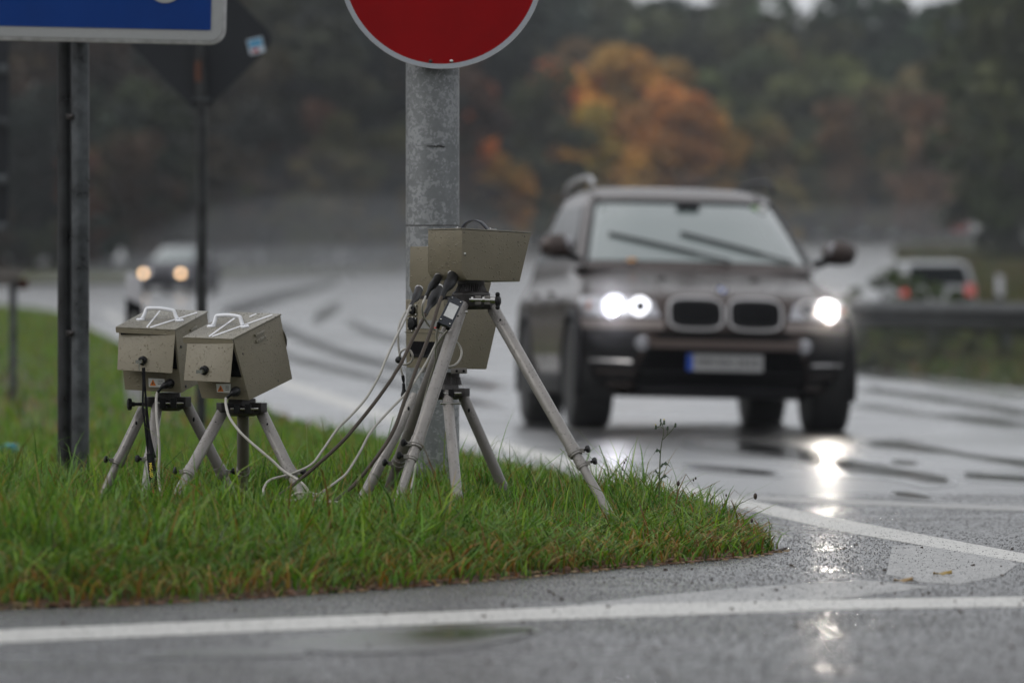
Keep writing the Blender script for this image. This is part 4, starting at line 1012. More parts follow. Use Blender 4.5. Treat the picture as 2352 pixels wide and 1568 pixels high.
cable([(1030, 756, 16.37), (1014, 775, 16.42), (1001, 800, 16.5), (1000, 830, 16.6), (985, 880, 16.7), (965, 960, 16.75), (958, 1030, 16.7), (952, 1085, 16.6), (944, 1125, 16.5)],
      .003, M['cable_white'], 'thin pale cable running down behind the bright leg')
cable([(519, 914, 16.27), (519, 930, 16.24), (527, 958, 16.2), (548, 988, 16.16), (570, 1010, 16.14), (593, 1030, 16.12), (625, 1057, 16.1), (651, 1081, 16.08), (682, 1100, 16.05), (700, 1116, 16.02), (712, 1134, 16.0), (722, 1152, 15.97), (748, 1166, 15.94)],
      .0040, M['cable_white'], 'white cable from the nearer flash box trailing right to the knot', [([(544, 898, 16.29), (537, 902, 16.27), (528, 907, 16.27), (519, 915, 16.27)], .0105, False)])
cable([(362, 899, 16.83), (359, 915, 16.80), (360, 960, 16.74), (364, 1000, 16.70), (366, 1045, 16.68), (364, 1090, 16.66), (368, 1122, 16.64), (373, 1145, 16.6)],
      .0042, M['cable_white'], 'white cable hanging straight down from the left flash box', [([(391, 880, 16.83), (380, 885, 16.82), (370, 891, 16.82), (362, 900, 16.82)], .0105, False)])
# knot on the ground
kp = []
for k in range(34):
    a = k*.9; kp.append((706 + 26*math.cos(a)*(1+.3*math.sin(k)) + (18 if k > 20 else -18)*math.sin(k*.35), 1148 + 9*math.sin(a*1.1) - 5*math.cos(k), 15.93 + .05*math.sin(a)))
cable([(620, 1178, 15.86), (640, 1170, 15.88), (668, 1160, 15.9)] + [(x, y - 6, d) for x, y, d in kp[:22]] + [(735, 1156, 15.9), (760, 1168, 15.88), (778, 1178, 15.86)], .0036, M['cable_white'], 'tangled knot of pale cable lying in the grass', zmin=.045)
cable([(632, 1176, 15.84), (655, 1160, 15.87), (690, 1146, 15.9), (712, 1138, 15.92), (716, 1150, 15.92), (700, 1158, 15.9), (715, 1146, 15.9), (745, 1166, 15.88), (768, 1182, 15.86)], .0036, M['cable_white'], 'single pale cable end crossing the knot to the right', zmin=.045)

# lanyard on the key
t = empty('lanyard', Q(333, 842, 16.78)); tag(t, 'black lanyard with yellow and red lettering hanging from the key', 'lanyard')
M['lan'] = mat('black_webbing', (.006, .006, .007), .8, spec=.1, bump=(400, .3, .001))
def ribbon(pts, w_, nm, par, m_, th=.0012):
    P = catmull([Q(*p) for p in pts], 6); G = []
    for i, p in enumerate(P):
        ww = w_ if not isinstance(w_, (list, tuple)) else np.interp(i/(len(P)-1), np.linspace(0, 1, len(w_)), w_)
        d = (P[min(i+1, len(P)-1)] - P[max(i-1, 0)]).normalized(); sd_ = d.cross(Vector((0, -1, 0))).normalized()
        G.append([p - sd_*ww/2, p + sd_*ww/2])
    mb = MB(); mb.grid(G); return mb.build(nm, m_, par, solid=th)
ribbon([(328, 844, 16.78), (329, 880, 16.76), (328, 930, 16.70), (333, 975, 16.66), (340, 1040, 16.60)], .006, 'cord', t, M['lan'])
ribbon([(331, 844, 16.78), (333, 890, 16.75), (337, 940, 16.70), (342, 1000, 16.64), (352, 1052, 16.58)], [.006, .006, .007, .012, .018], 'cord', t, M['lan'])
bnd = ribbon([(345, 1040, 16.58), (347, 1060, 16.56), (351, 1090, 16.53), (354, 1120, 16.50), (357, 1150, 16.47)], [.022, .0225, .024, .021, .018], 'band', t, M['lan'])
def text_obj(txt, size, name, m_, parent, mtx, extr=.0004, world_off=True):
    cu = bpy.data.curves.new('tmp', 'FONT'); cu.body = txt; cu.size = size; cu.extrude = extr; cu.align_x = 'CENTER'; cu.align_y = 'CENTER'
    o = bpy.data.objects.new('tmp', cu); C.objects.link(o)
    dg = bpy.context.evaluated_depsgraph_get(); me = bpy.data.meshes.new_from_object(o.evaluated_get(dg)); bpy.data.objects.remove(o); bpy.data.curves.remove(cu)
    me.name = name; me.transform(mtx); me.materials.clear(); me.materials.append(m_)
    ob = bpy.data.objects.new(name, me); C.objects.link(ob); ob.parent = parent; return ob
def frame(origin, right, up):
    right = Vector(right).normalized(); nrm = right.cross(Vector(up)).normalized(); up = nrm.cross(right).normalized()
    m_ = Matrix.Identity(4)
    for i in range(3): m_[i][0] = right[i]; m_[i][1] = up[i]; m_[i][2] = nrm[i]; m_[i][3] = origin[i]
    return m_
M['txt_y'] = mat('yellow_print', (.75, .6, .03), .5); M['txt_r'] = mat('red_lettering', (.6, .10, .05), .5)
a, b_ = Q(342, 1066, 16.548), Q(351, 1140, 16.472)
ln = empty('x') ; bpy.data.objects.remove(ln)
text_obj('MAG-LED', .0125, 'lettering', M['txt_y'], bnd, Matrix.Translation(-t.location) @ frame(Q(346.5, 1079, 16.525), b_ - a, (1, 0, .12)))
text_obj('Technology', .011, 'lettering', M['txt_r'], bnd, Matrix.Translation(-t.location) @ frame(Q(351.5, 1124, 16.48), b_ - a, (1, 0, .12)))

# ------------------------------------------------------------------ weeds at the island tip
M['stem'] = mat('weed_stem', (.09, .11, .04), .5, var=(60, .3)); M['bud'] = mat('green_bud', (.04, .07, .03), .5); M['petal'] = mat('yellow_petal', (.75, .6, .06), .5); M['seed'] = mat('brown_seed_head', (.045, .028, .02), .6)
def weed(name, pts, r, heads, label, leaves=(), branches=()):
    P = [Q(*p) for p in pts]; g = Vector((P[0].x, P[0].y, isl_z(P[0].x, P[0].y)))
    t = empty(name, g); tag(t, label, 'weed')
    mb = MB(); path = catmull([g - Vector((0, 0, .01))] + P, 5); k = len(path)
    mb.tube(path, [r*(1 - .6*i/(k-1)) for i in range(k)], 7)
    for br in branches: mb.tube(catmull([Q(*p) for p in br], 4), r*.45, 6)
    mb.build('stem', M['stem'], t)
    for (px, py, D, kind, sz) in heads:
        c = Q(px, py, D); mb = MB()
        if kind == 'seed': mb.ball(c, sz, (1, 1, 1.7), 10); mb.build('seed_head', M['seed'], t)
        else:
            mb.lathe(c - Vector((0, 0, sz*1.2)), (.1, 0, 1), [(0, sz*.4), (sz*.4, sz*.75), (sz*1.4, sz*.55), (sz*2.4, sz*.5)], 9); hb_ = mb.build('flower_bud', M['bud'], t)
            if kind == 'flower':
                mb = MB()
                for q in range(9):
                    a = q*.7; p0 = c + Vector((0, 0, sz*1.0)); mb.add([p0, p0 + Vector((math.cos(a)*sz*.6, math.sin(a)*sz*.6, sz*.9)), p0 + Vector((math.cos(a+.4)*sz*.6, math.sin(a+.4)*sz*.6, sz*.85))], [(0, 1, 2)])
                mb.build('petals', M['petal'], hb_, smooth=0)
    for (px, py, D, ex, ey) in leaves:
        a = Q(px, py, D); b2 = Q(px+ex, py+ey, D); mb = MB(); d = b2 - a; up = Vector((0, .3, 1)).normalized(); m_ = 6; L_ = []; U_ = []
        for q in range(m_+1):
            f = q/m_; p = a + d*f + Vector((0, 0, .012*math.sin(f*3.1))); wv = .007*math.sin(min(1, f+.15)*3.0)*(1 if q % 2 else .35)
            L_.append(p - up*wv); U_.append(p + up*wv)
        mb.grid([L_, U_]); mb.build('leaf', M['bud'], t, smooth=0)
weed('flowering_weed', [(1514, 1130, 16.7), (1515, 1090, 16.7), (1517, 1040, 16.7), (1521, 1010, 16.7)], .0030,
     [(1517, 965, 16.7, 'bud', .004), (1517, 974, 16.7, 'bud', .0038), (1525, 970, 16.7, 'flower', .0055), (1506, 981, 16.7, 'flower', .005), (1533, 983, 16.7, 'bud', .005), (1551, 976, 16.7, 'bud', .0052)],
     'tall thin weed with small yellow flower buds at the island tip',
     [(1516, 1072, 16.7, 26, 3), (1514, 1095, 16.7, -14, -8), (1516, 1105, 16.7, 22, -6), (1518, 1040, 16.7, -18, 6)],
     [[(1521, 1010, 16.7), (1524, 996, 16.7), (1523, 980, 16.7), (1518, 968, 16.7)], [(1523, 984, 16.7), (1516, 979, 16.7), (1508, 982, 16.7)], [(1521, 1010, 16.7), (1531, 1000, 16.7), (1534, 986, 16.7)], [(1531, 1000, 16.7), (1543, 988, 16.7), (1550, 978, 16.7)]])
weed('ribwort_stalk', [(1640, 1200, 16.3), (1680, 1168, 16.3), (1712, 1150, 16.3), (1734, 1140, 16.3)], .0014, [(1735, 1139, 16.3, 'seed', .0056)], 'long leaning stalk with dark seed head at far right of the grass')
weed('ribwort_stalk', [(1555, 1150, 16.4), (1557, 1118, 16.4), (1558, 1112, 16.4)], .0016, [(1558, 1110, 16.4, 'seed', .0048)], 'short upright stalk with brown seed head beside the flowering weed')
weed('ribwort_stalk', [(1690, 1222, 16.2), (1712, 1205, 16.2), (1727, 1196, 16.2)], .0012, [(1727, 1195, 16.2, 'seed', .004)], 'low stalk with tiny black head near the island tip')
weed('ribwort_stalk', [(1655, 1190, 16.3), (1664, 1160, 16.3), (1668, 1138, 16.3)], .0010, [(1668, 1137, 16.3, 'seed', .0026)], 'thin stalk with pinhead bud between the seed heads')
weed('grass_stalk', [(1426, 1130, 16.6), (1427, 1090, 16.6), (1433, 1065, 16.6), (1442, 1048, 16.6)], .0013, [(1438, 1056, 16.6, 'seed', .0022), (1434, 1062, 16.6, 'seed', .0025), (1429, 1078, 16.6, 'seed', .0022)], 'curved grass seed stalk right of the tripod foot')
weed('grass_stalk', [(1560, 1150, 16.5), (1580, 1110, 16.5), (1600, 1096, 16.5)], .0011, [(1598, 1098, 16.5, 'seed', .0026), (1593, 1102, 16.5, 'seed', .0024)], 'slanting grass seed stalk right of the flowering weed')

# ------------------------------------------------------------------ cars
def car_paint(name, col, metal=.55, rough=.33):
    m = mat(name, col, rough, metal=metal, coat=.22, bump=(90, .06, .001)); m.node_tree.nodes["Principled BSDF"].inputs['Coat Roughness'].default_value = .09; return m
M['tyre'] = mat('tyre_rubber', (.014, .014, .015), .55, bump=(60, .5, .004)); M['rim'] = mat('alloy_rim', (.35, .35, .36), .3, metal=.9)
M['trim'] = mat('dark_trim', (.010, .010, .012), .5, spec=.25, bump=(150, .15, .001)); M['chrome'] = mat('brushed_chrome', (.44, .43, .43), .32, metal=.95)
M['glass'] = mat('windscreen_glass', (.125, .16, .155), .14, metal=0, spec=.5, coat=1.0); M['glass'].node_tree.nodes["Principled BSDF"].inputs['IOR'].default_value = 2.0  # opaque grey-green base stands in for the sky reflected in the windscreen
M['glass_dark'] = mat('tinted_glass', (.006, .008, .009), .15, spec=.06)
M['lens'] = mat('headlight_housing', (.42, .42, .45), .12, metal=.5, coat=1)
M['lamp'] = mat('lit_xenon_lamp', (1, 1, 1), .3, emit=((1.0, .92, .80), 330.0))
M['glow'] = mat('reflector_glow', (.6, .6, .65), .3, emit=((.80, .82, 1.0), .55))  # emission added to the reflector bowl to imitate soft glow round the lamp
M['lamp_ring'] = mat('lit_ring', (1, 1, 1), .3, emit=((.92, .93, 1.0), 1.6))
M['lamp_off_axis'] = mat('lit_xenon_lamp_turned_away', (1, 1, 1), .3, emit=((.93, .93, 1.0), 45.0))
M['lamp_warm'] = mat('lit_halogen_lamp', (1, .8, .5), .3, emit=((1.0, .62, .32), 4.5))
M['tail'] = mat('tail_light_red', (.45, .03, .02), .3, coat=.6, emit=((1.0, .08, .04), .12))
M['indicator'] = mat('amber_lens', (.30, .16, .12), .2)
M['plate_white'] = mat('number_plate_white', (.38, .38, .38), .4); M['plate_blue'] = mat('number_plate_blue', (.01, .07, .42), .4)  # plate white greyed down for grime and for shade below the bumper bar
class Car:
    """body from stacked horizontal sections: (z, front, rear, halfwidth)"""
    def __init__(s, lower, upper, Lf=.9, Lr=.5, Lfu=.5, nx=3.0):
        s.lo = np.array(lower); s.up = np.array(upper); s.Lf, s.Lr, s.Lfu, s.nx = Lf, Lr, Lfu, nx
    def _s(s, T, z): return [float(np.interp(z, T[:, 0], T[:, k])) for k in (1, 2, 3)]
    def fr(s, x, z, up=False, off=0.0):
        T = s.up if up else s.lo; vf, vr, w = s._s(T, z); L = s.Lfu if up else s.Lf
        q = min(abs(x)/w, .999) ** s.nx
        return Vector((x, vf + L*(1 - (1-q)**.5) - off, z))
    def rearp(s, x, z, up=False, off=0.0):
        T = s.up if up else s.lo; vf, vr, w = s._s(T, z); q = min(abs(x)/w, .999) ** 4
        return Vector((x, vr - s.Lr*(1 - (1-q)**.5) + off, z))
    def ring(s, T, z, up):
        vf, vr, w = s._s(T, z); L = s.Lfu if up else s.Lf; P = []
        for k in range(33):
            th = -math.pi/2 + math.pi*k/32; x = w*math.copysign(abs(math.sin(th))**(2/s.nx), math.sin(th)); P.append((x, vf + L - L*abs(math.cos(th)), z))
        for k in range(1, 10): P.append((w, vf + L + (vr - s.Lr - vf - L)*k/10, z))
        for k in range(21):
            th = math.pi/2 - math.pi*k/20; x = w*math.copysign(abs(math.sin(th))**.5, math.sin(th)); P.append((x, vr - s.Lr + s.Lr*abs(math.cos(th)), z))
        for k in range(1, 10): P.append((-w, vr - s.Lr + (vf + L - vr + s.Lr)*k/10, z))
        return P
    def loft(s, up=False, n=40):
        T = s.up if up else s.lo; zs = sorted(set(list(np.linspace(T[0, 0], T[-1, 0], n)) + list(T[:, 0]))); mb = MB(); V = []; m = None
        for z in zs:
            r = s.ring(T, z, up); m = len(r); V += r
        mb.add(V, [(i*m+k, i*m+(k+1) % m, (i+1)*m+(k+1) % m, (i+1)*m+k) for i in range(len(zs)-1) for k in range(m)] + [tuple(range(m-1, -1, -1)), tuple((len(zs)-1)*m+k for k in range(m))])
        return mb
    def fpatch(s, zs, xl, xr, off=.006, nx=16, up=False, thick=.02, rear=False):
        mb = MB(); G = []; fn = s.rearp if rear else s.fr
        for z in zs:
            a, b_ = xl(z), xr(z); G.append([fn(a + (b_-a)*k/nx, z, up, off) for k in range(nx+1)])
        nrow = len(G); mb.grid(G)
        # rim going back into the body
        loop = [G[0][k] for k in range(nx+1)] + [G[i][nx] for i in range(1, nrow)] + [G[-1][k] for k in range(nx-1, -1, -1)] + [G[i][0] for i in range(nrow-2, 0, -1)]
        dv = Vector((0, -thick if rear else thick, 0)); L = len(loop)
        mb.add(list(loop) + [p + dv for p in loop], [(k, (k+1) % L, (k+1) % L + L, k + L) for k in range(L)])
        return mb
    def spatch(s, sg, z0, z1, f0, f1, off=.006, up=True):
        T = s.up if up else s.lo; G = []
        for i in range(9):
            z = z0 + (z1-z0)*i/8; vf, vr, w = s._s(T, z); L = s.Lfu if up else s.Lf; row = []
            for k in range(13):
                f = f0(z) + (f1(z)-f0(z))*k/12; row.append((sg*(w+off), vf + L*.9 + (vr - s.Lr*.8 - vf - L*.9)*f, z))
            G.append(row)
        mb = MB(); mb.grid(G); return mb
def wheel(parent, x, v, r, w_, sg, rimcol):
    t = MB(); t.lathe((x, v, r), (sg, 0, 0), [(-w_/2, r*.70), (-w_/2, r*.92), (-w_/2*.82, r*.985), (-w_/2*.6, r), (w_/2*.6, r), (w_/2*.82, r*.985), (w_/2, r*.92), (w_/2, r*.70)], 40)
    wh = t.build('wheel', M['tyre'], parent, world=False, smooth=35)
    rm = MB(); rm.lathe((x, v, r), (sg, 0, 0), [(w_/2*.3, r*.69), (w_/2*.9, r*.70), (w_/2*1.0, r*.66), (w_/2*.5, r*.60), (w_/2*.45, .02)], 36)
    rm.build('rim', M['trim'], wh, world=False)
    sp_ = MB()
    for k in range(10):
        a = 2*math.pi*k/10 + (.18 if k % 2 else 0); d = Vector((0, math.cos(a), math.sin(a))); c = Vector((x + sg*w_/2*.72, v, r)) + d*r*.36
        mt = Matrix((Vector((1, 0, 0)), d, Vector((1, 0, 0)).cross(d))).transposed(); sp_.box(c, (.012, r*.31, .018), mt)
    sp_.lathe((x, v, r), (sg, 0, 0), [(w_/2*.6, .07), (w_/2*.85, .065), (w_/2*.9, .03)], 16)
    sp_.build('spokes', M['rim'], wh, world=False)
    return wh
def body_with_arches(mb, mat_, parent, wheels, r, name='body'):
    o = mb.build(name, mat_, parent, world=False, smooth=45)
    for v in wheels:
        c = MB(); c.cyl((-1.5, v, r*.98), (1.5, v, r*.98), r*1.12, seg=40); co = c.build('cutter', mat_, None, world=False)
        # keep the middle of the floor: two shallow cuts, one per side
        c2 = co; 
        me2 = bpy.data.meshes.new('cut')
        bpy.data.objects.remove(c2)
        cm = MB(); 
        for sg in (-1, 1): cm.cyl((sg*.62, v, r*.98), (sg*1.4, v, r*.98), r*1.12, seg=40)
        co = cm.build('cutter', mat_, None, world=False); bpy.data.meshes.remove(me2)
        md = o.modifiers.new('b', 'BOOLEAN'); md.operation = 'DIFFERENCE'; md.object = co; md.solver = 'EXACT'; co.parent = parent
        bpy.context.view_layer.update()
        dg = bpy.context.evaluated_depsgraph_get(); nm = bpy.data.meshes.new_from_object(o.evaluated_get(dg)); o.modifiers.clear(); o.data = nm; nm.name = name
        bpy.data.objects.remove(co)
    o.data.shade_smooth(); o.data.set_sharp_from_angle(angle=R(45))
    return o
def se(z, zc, hz, hx, n=3.0): return hx * max(0.0, 1 - min(1, abs((z - zc)/hz))**n) ** (1/n)

# --- brown off-road car
D0 = 38.8; s0 = F/D0
X0 = (1661-1176)/s0
gz0 = float(road_z(X0, D0 + .85))
suv = empty('parked_car', (X0, D0, gz0 + .012), (R(-.94), R(1.4), R(6.0))); suv.name = 'off_road_car'
tag(suv, 'large brown off road car with bright headlights driving towards us', 'car')
paint = car_paint('brown_metallic_paint', (.052, .036, .031), .38, .27)
cs = Car([(.235, .34, 4.55, .82), (.30, .14, 4.7, .90), (.40, .05, 4.80, .945), (.52, .01, 4.84, .965), (.62, .0, 4.86, .966), (.72, .005, 4.84, .967), (.80, .02, 4.82, .966), (.88, .05, 4.80, .962), (.93, .11, 4.79, .948),
          (.965, .20, 4.78, .928), (1.0, .36, 4.77, .905), (1.04, .60, 4.76, .888), (1.08, .86, 4.75, .875), (1.11, 1.03, 4.74, .868), (1.14, 1.16, 4.72, .862), (1.175, 1.27, 4.70, .855)],
         [(1.13, 1.14, 4.70, .868), (1.20, 1.25, 4.68, .850), (1.35, 1.52, 4.60, .800), (1.50, 1.80, 4.50, .745), (1.62, 2.05, 4.38, .700), (1.68, 2.22, 4.30, .668), (1.72, 2.40, 4.2, .62), (1.745, 2.65, 4.0, .54), (1.755, 2.85, 3.8, .44)], Lf=.85, Lfu=.45)
body_with_arches(cs.loft(False, 44), paint, suv, (.86, 3.79), .385)
cs.loft(True, 34).build('cabin', paint, suv, world=False, smooth=50)
zs = np.linspace(1.19, 1.625, 14)
W_ = lambda z: float(np.interp(z, cs.up[:, 0], cs.up[:, 3]))
ws = cs.fpatch(zs, lambda z: -W_(z)*.925, lambda z: W_(z)*.925, .012, 24, True, .01).build('windscreen', M['glass'], suv, world=False, smooth=60)
fr_ = MB()
for sg in (-1, 1):
    fr_.tube([cs.fr(sg*W_(z)*.93, z, True, .010) for z in zs], .014, 8)
fr_.tube([cs.fr(x, 1.628, True, .010) for x in np.linspace(-.64, .64, 16)], .016, 8)
fr_.build('windscreen_seal', M['trim'], suv, world=False)
mb = MB(); mb.box(cs.fr(-.01, 1.585, True, .018), (.085, .02, .045)); mb.build('mirror_shade', M['trim'], ws, world=False, bevel=.02)
mb = MB(); mb.ball(cs.fr(.545, 1.585, True, .016), .04, (1, .3, 1), 12); mb.build('round_sticker', M['label'], ws, world=False)
mb = MB(); mb.box(cs.fr(.49, 1.60, True, .016), (.025, .006, .018)); mb.build('green_sticker', mat('pale_green_sticker', (.35, .5, .25), .5), ws, world=False)
for sg in (-1, 1):
    cs.spatch(sg, 1.20, 1.60, lambda z: .0 + (z-1.2)*.02, lambda z: .98 - (z-1.2)*.3).build('side_window', M['glass_dark'], suv, world=False)
    mb = MB(); mb.tube(catmull([(sg*.66, 2.3, 1.735), (sg*.655, 2.42, 1.79), (sg*.645, 2.7, 1.812), (sg*.64, 3.4, 1.815), (sg*.64, 4.0, 1.79), (sg*.645, 4.2, 1.72)], 5), .019, 10); mb.build('roof_rail', M['trim'] if sg > 0 else M['chrome'], suv, world=False)
    # mirrors
    mb = MB(); c = Vector((sg*1.005, 1.42, 1.285)); mb.ball(c, 1, (.128, .085, .088), 20)
    mr_ = mb.build('wing_mirror', paint, suv, world=False, smooth=80)
    mb = MB(); mb.ball(c + Vector((0, .02, -.05)), 1, (.12, .07, .045), 16); mb.tube([(sg*.84, 1.5, 1.19), (sg*.90, 1.47, 1.21), (sg*.95, 1.44, 1.235)], .03, 8); mb.build('mirror_foot', M['trim'], mr_, world=False, smooth=80)
    mb = MB(); mb.box(c + Vector((-sg*.07, -.06, .02)), (.022, .01, .04)); mb.build('mirror_indicator', M['lens'], mr_, world=False, bevel=.008)
    # door joints and handles on the flank
    mb = MB(); cs_w = .966
    for v in (1.55, 2.6, 3.6): mb.box((sg*(.965), v, .70), (.002, .004, .22))
    mb.build('door_joint', M['dark'], suv, world=False)
    for v in (2.35, 3.35): mb = MB(); mb.box((sg*.946, v, .955), (.014, .1, .014)); mb.build('door_handle', paint, suv, world=False, bevel=.008)
    mb = MB(); mb.box((sg*.93, 2.33, .31), (.05, 1.05, .06)); mb.build('side_sill', M['trim'], suv, world=False, bevel=.02)
    for v in (.86, 3.79):
        mb = MB(); pts = []
        for k in range(25):
            a = R(-18 + 216*k/24); pts.append((sg*.955, v + .445*math.cos(a), .378 + .445*math.sin(a)))
        mb.tube(pts, .03, 8); mb.build('arch_trim', M['trim'], suv, world=False)
        wheel(suv, sg*.83, v, .378, .275, sg, None)
# bonnet seam lines
mb = MB()
for sg in (-1, 1):
    pts = [cs.fr(sg*x, z, False, .002) for x, z in ((.40, .965), (.44, 1.0), (.50, 1.04), (.57, 1.08), (.64, 1.12), (.68, 1.16))]
    mb = MB(); mb.tube(pts, .006, 6); mb.build('bonnet_crease', paint, suv, world=False)
mb = MB(); mb.tube([cs.fr(x, 1.168, False, -.02) + Vector((0, 0, .012)) for x in np.linspace(-.76, .76, 20)], .02, 8); mb.build('cowl', M['trim'], suv, world=False)
# kidneys
for sg in (-1, 1):
    cx_ = sg*.205; z_c, hz, hx = .815, .118, .192
    zz = z_c + hz*np.sin(np.linspace(-math.pi/2, math.pi/2, 21))
    ring_ = cs.fpatch(zz, lambda z: cx_ - se(z, z_c, hz*1.001, hx, 3.4), lambda z: cx_ + se(z, z_c, hz*1.001, hx, 3.4), .040, 14, False, .05).build('kidney_grille', M['chrome'], suv, world=False, smooth=60)
    hz2, hx2 = .098, .176
    zz = z_c + .0 + hz2*np.sin(np.linspace(-math.pi/2, math.pi/2, 19))
    cs.fpatch(zz, lambda z: cx_ - se(z, z_c, hz2*1.001, hx2, 4), lambda z: cx_ + se(z, z_c, hz2*1.001, hx2, 4), .0415, 12, False, .03).build('grille_opening', M['dark'], ring_, world=False)
    mb = MB()
    for k in range(-6, 7):
        x = cx_ + k*.0235; h = se(k, 0, 6.6, hz2*.97, 4); p0 = cs.fr(x, z_c-h, False, .046); p1 = cs.fr(x, z_c+h, False, .046); mb.tube([p0, p1], .0035, 6)
    mb.build('grille_bars', M['trim'], ring_, world=False)
mb = MB(); c = cs.fr(0, .972, False, .012) + Vector((0, -.0, .0)); mb.lathe(c, (0, -.75, .66), [(-.01, .050), (.010, .050), (.013, .040)], 28); em = mb.build('emblem', M['chrome'], suv, world=False)
ud = Vector((0, -.75, .66)).normalized(); e1 = Vector((1, 0, 0)); e2 = ud.cross(e1).normalized()
mb = MB(); mb.lathe(c, ud, [(.0128, .0395), (.0136, .0395)], 28); mb.build('emblem_ring', M['dark'], em, world=False)
for q in range(4):
    pts = [c + ud*.0145] + [c + ud*.0145 + (e1*math.cos(R(90*q + 15*k)) + e2*math.sin(R(90*q + 15*k)))*.027 for k in range(7)]
    mb = MB(); mb.prism(pts, ud*.001); mb.build('emblem_quarter', M['plate_blue'] if q % 2 else M['label'], em, world=False, smooth=0)
# headlights
for sg in (-1, 1):
    zz = np.linspace(.785, .925, 13)
    def inner(z): return .44 + .16*((z-.785)/.14)**.8 * .35 + .05*(1 if z > .9 else 0)
    def outer(z): return .955*min(1, .96 + .02*math.sin((z-.785)/.14*3.1))
    a, b_ = (lambda z: inner(z), lambda z: outer(z)) if sg > 0 else (lambda z: -outer(z), lambda z: -inner(z))
    hl = cs.fpatch(zz, a, b_, .010, 18, False, .03).build('headlight', M['lens'], suv, world=False, smooth=60)
    mb = MB(); c = cs.fr(sg*.735, .852, False, .03); mb.lathe(c + Vector((0, .05, 0)), (0, -1, 0), [(0, .050 if sg < 0 else .037), (.05, .050 if sg < 0 else .037), (.062, .030)], 28); mb.build('main_lamp', M['lamp'] if sg > 0 else M['lamp_off_axis'], hl, world=False)
    mb = MB(); mb.lathe(cs.fr(sg*.735, .852, False, .012) + Vector((0, .03, 0)), (0, -1, 0), [(0, .084), (.03, .084), (.033, .07)], 28); mb.build('reflector_glow', M['glow'], hl, world=False)
    c = cs.fr(sg*.575, .855, False, .03); mb = MB(); pts = [c + Vector((math.cos(a_)*.052, -.0, math.sin(a_)*.052)) for a_ in np.linspace(0, 2*math.pi, 29)]; mb.tube(pts, .015, 10, cap=False)
    mb.build('lamp_ring', M['lamp_ring'] if sg < 0 else M['chrome'], hl, world=False)
    mb = MB(); mb.lathe(c + Vector((0, .03, 0)), (0, -1, 0), [(0, .04), (.03, .04)], 20); mb.build('lamp_centre', M['dark'] if sg < 0 else M['lens'], hl, world=False)
    c = cs.fr(sg*.885, .855, False, .008); mb = MB(); mb.box(c, (.02, .02, .035)); mb.build('side_indicator', M['indicator'], hl, world=False, bevel=.008)
    # silver blade below the headlight
    a, b_ = (lambda z: .42, lambda z: .962) if sg > 0 else (lambda z: -.962, lambda z: -.42)
    cs.fpatch(np.linspace(.70, .765, 5), a, b_, .022, 14, False, .03).build('bumper_blade', car_paint('light_brown_paint_%d' % (sg+1), (.22, .185, .17), .4, .3), suv, world=False, smooth=60)
    # dark outer bumper region and fog lamp
    a, b_ = (lambda z: .57 + abs(.60-z)*.15, lambda z: .955) if sg > 0 else (lambda z: -.955, lambda z: -.57 - abs(.60-z)*.15)
    cs.fpatch(np.linspace(.34, .69, 9), a, b_, .004, 12, False, .02).build('corner_intake', M['trim'], suv, world=False, smooth=60)
    mb = MB(); c = cs.fr(sg*.56, .605, False, .022); mb.lathe(c + Vector((0, .03, 0)), (0, -1, 0), [(0, .05), (.03, .048), (.034, .03)], 20); mb.build('fog_lamp', M['lens'], suv, world=False)
    mb = MB(); mb.tube([cs.fr(sg*x, .475 + .02*(x-.62), False, .012) for x in np.linspace(.62, .87, 8)], .012, 6); mb.build('corner_slat', M['chrome'], suv, world=False)
# centre bar, main intake, skid plate
cs.fpatch(np.linspace(.575, .632, 5), lambda z: -.53 + (.632-z)*.5, lambda z: .53 - (.632-z)*.5, .075, 18, False, .09).build('bumper_bar', car_paint('bar_paint', (.13, .10, .09), .5, .3), suv, world=False, smooth=60)
cs.fpatch(np.linspace(.30, .574, 9), lambda z: -.60 + .07*((z-.30)/.27)**2, lambda z: .60 - .07*((z-.30)/.27)**2, .008, 18, False, .03).build('air_intake', M['dark'], suv, world=False, smooth=60)
cs.fpatch(np.linspace(.645, .685, 4), lambda z: -.46, lambda z: .46, .012, 18, False, .03).build('upper_intake', M['dark'], suv, world=False, smooth=60)
mb = MB(); 
for z in (.36, .41): mb.tube([cs.fr(x, z, False, .014) for x in np.linspace(-.55, .55, 14)], .008, 6)
mb.build('intake_slats', M['trim'], suv, world=False)
cs.fpatch(np.linspace(.245, .315, 5), lambda z: -.56, lambda z: .56, .02, 16, False, .03).build('skid_plate', mat('grey_skid', (.085, .085, .095), .4, metal=.3), suv, world=False, smooth=60)
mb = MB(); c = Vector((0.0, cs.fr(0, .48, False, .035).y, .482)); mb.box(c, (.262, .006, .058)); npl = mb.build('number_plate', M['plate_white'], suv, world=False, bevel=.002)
mb = MB(); mb.box(c + Vector((-.242, -.007, 0)), (.021, .0015, .056)); mb.build('plate_band', M['plate_blue'], npl, world=False)
text_obj('MM RX 2410', .078, 'plate_lettering', M['black_print'], npl, frame(c + Vector((.02, -.0085, -.002)), (1, 0, 0), (0, 0, 1)), .0008)
mb = MB(); mb.box((0, 2.4, .30), (.62, 2.1, .04)); mb.build('underbody', M['dark'], suv, world=False)
for (xa, za, xb, zb) in ((-.61, 1.385, .20, 1.20), (-.11, 1.40, .66, 1.205)):
    mb = MB(); p = [cs.fr(xa + (xb-xa)*f, za + (zb-za)*f, True, .045) for f in np.linspace(0, 1, 8)]; mb.tube(p[:6], .012, 8); mb.tube(p[3:], .009, 8); mb.build('wiper', M['trim'], suv, world=False)
for x in (-.35, .3): mb = MB(); mb.box(cs.fr(x, 1.06, False, .01), (.035, .02, .008)); mb.build('washer_jet', M['trim'], suv, world=False)
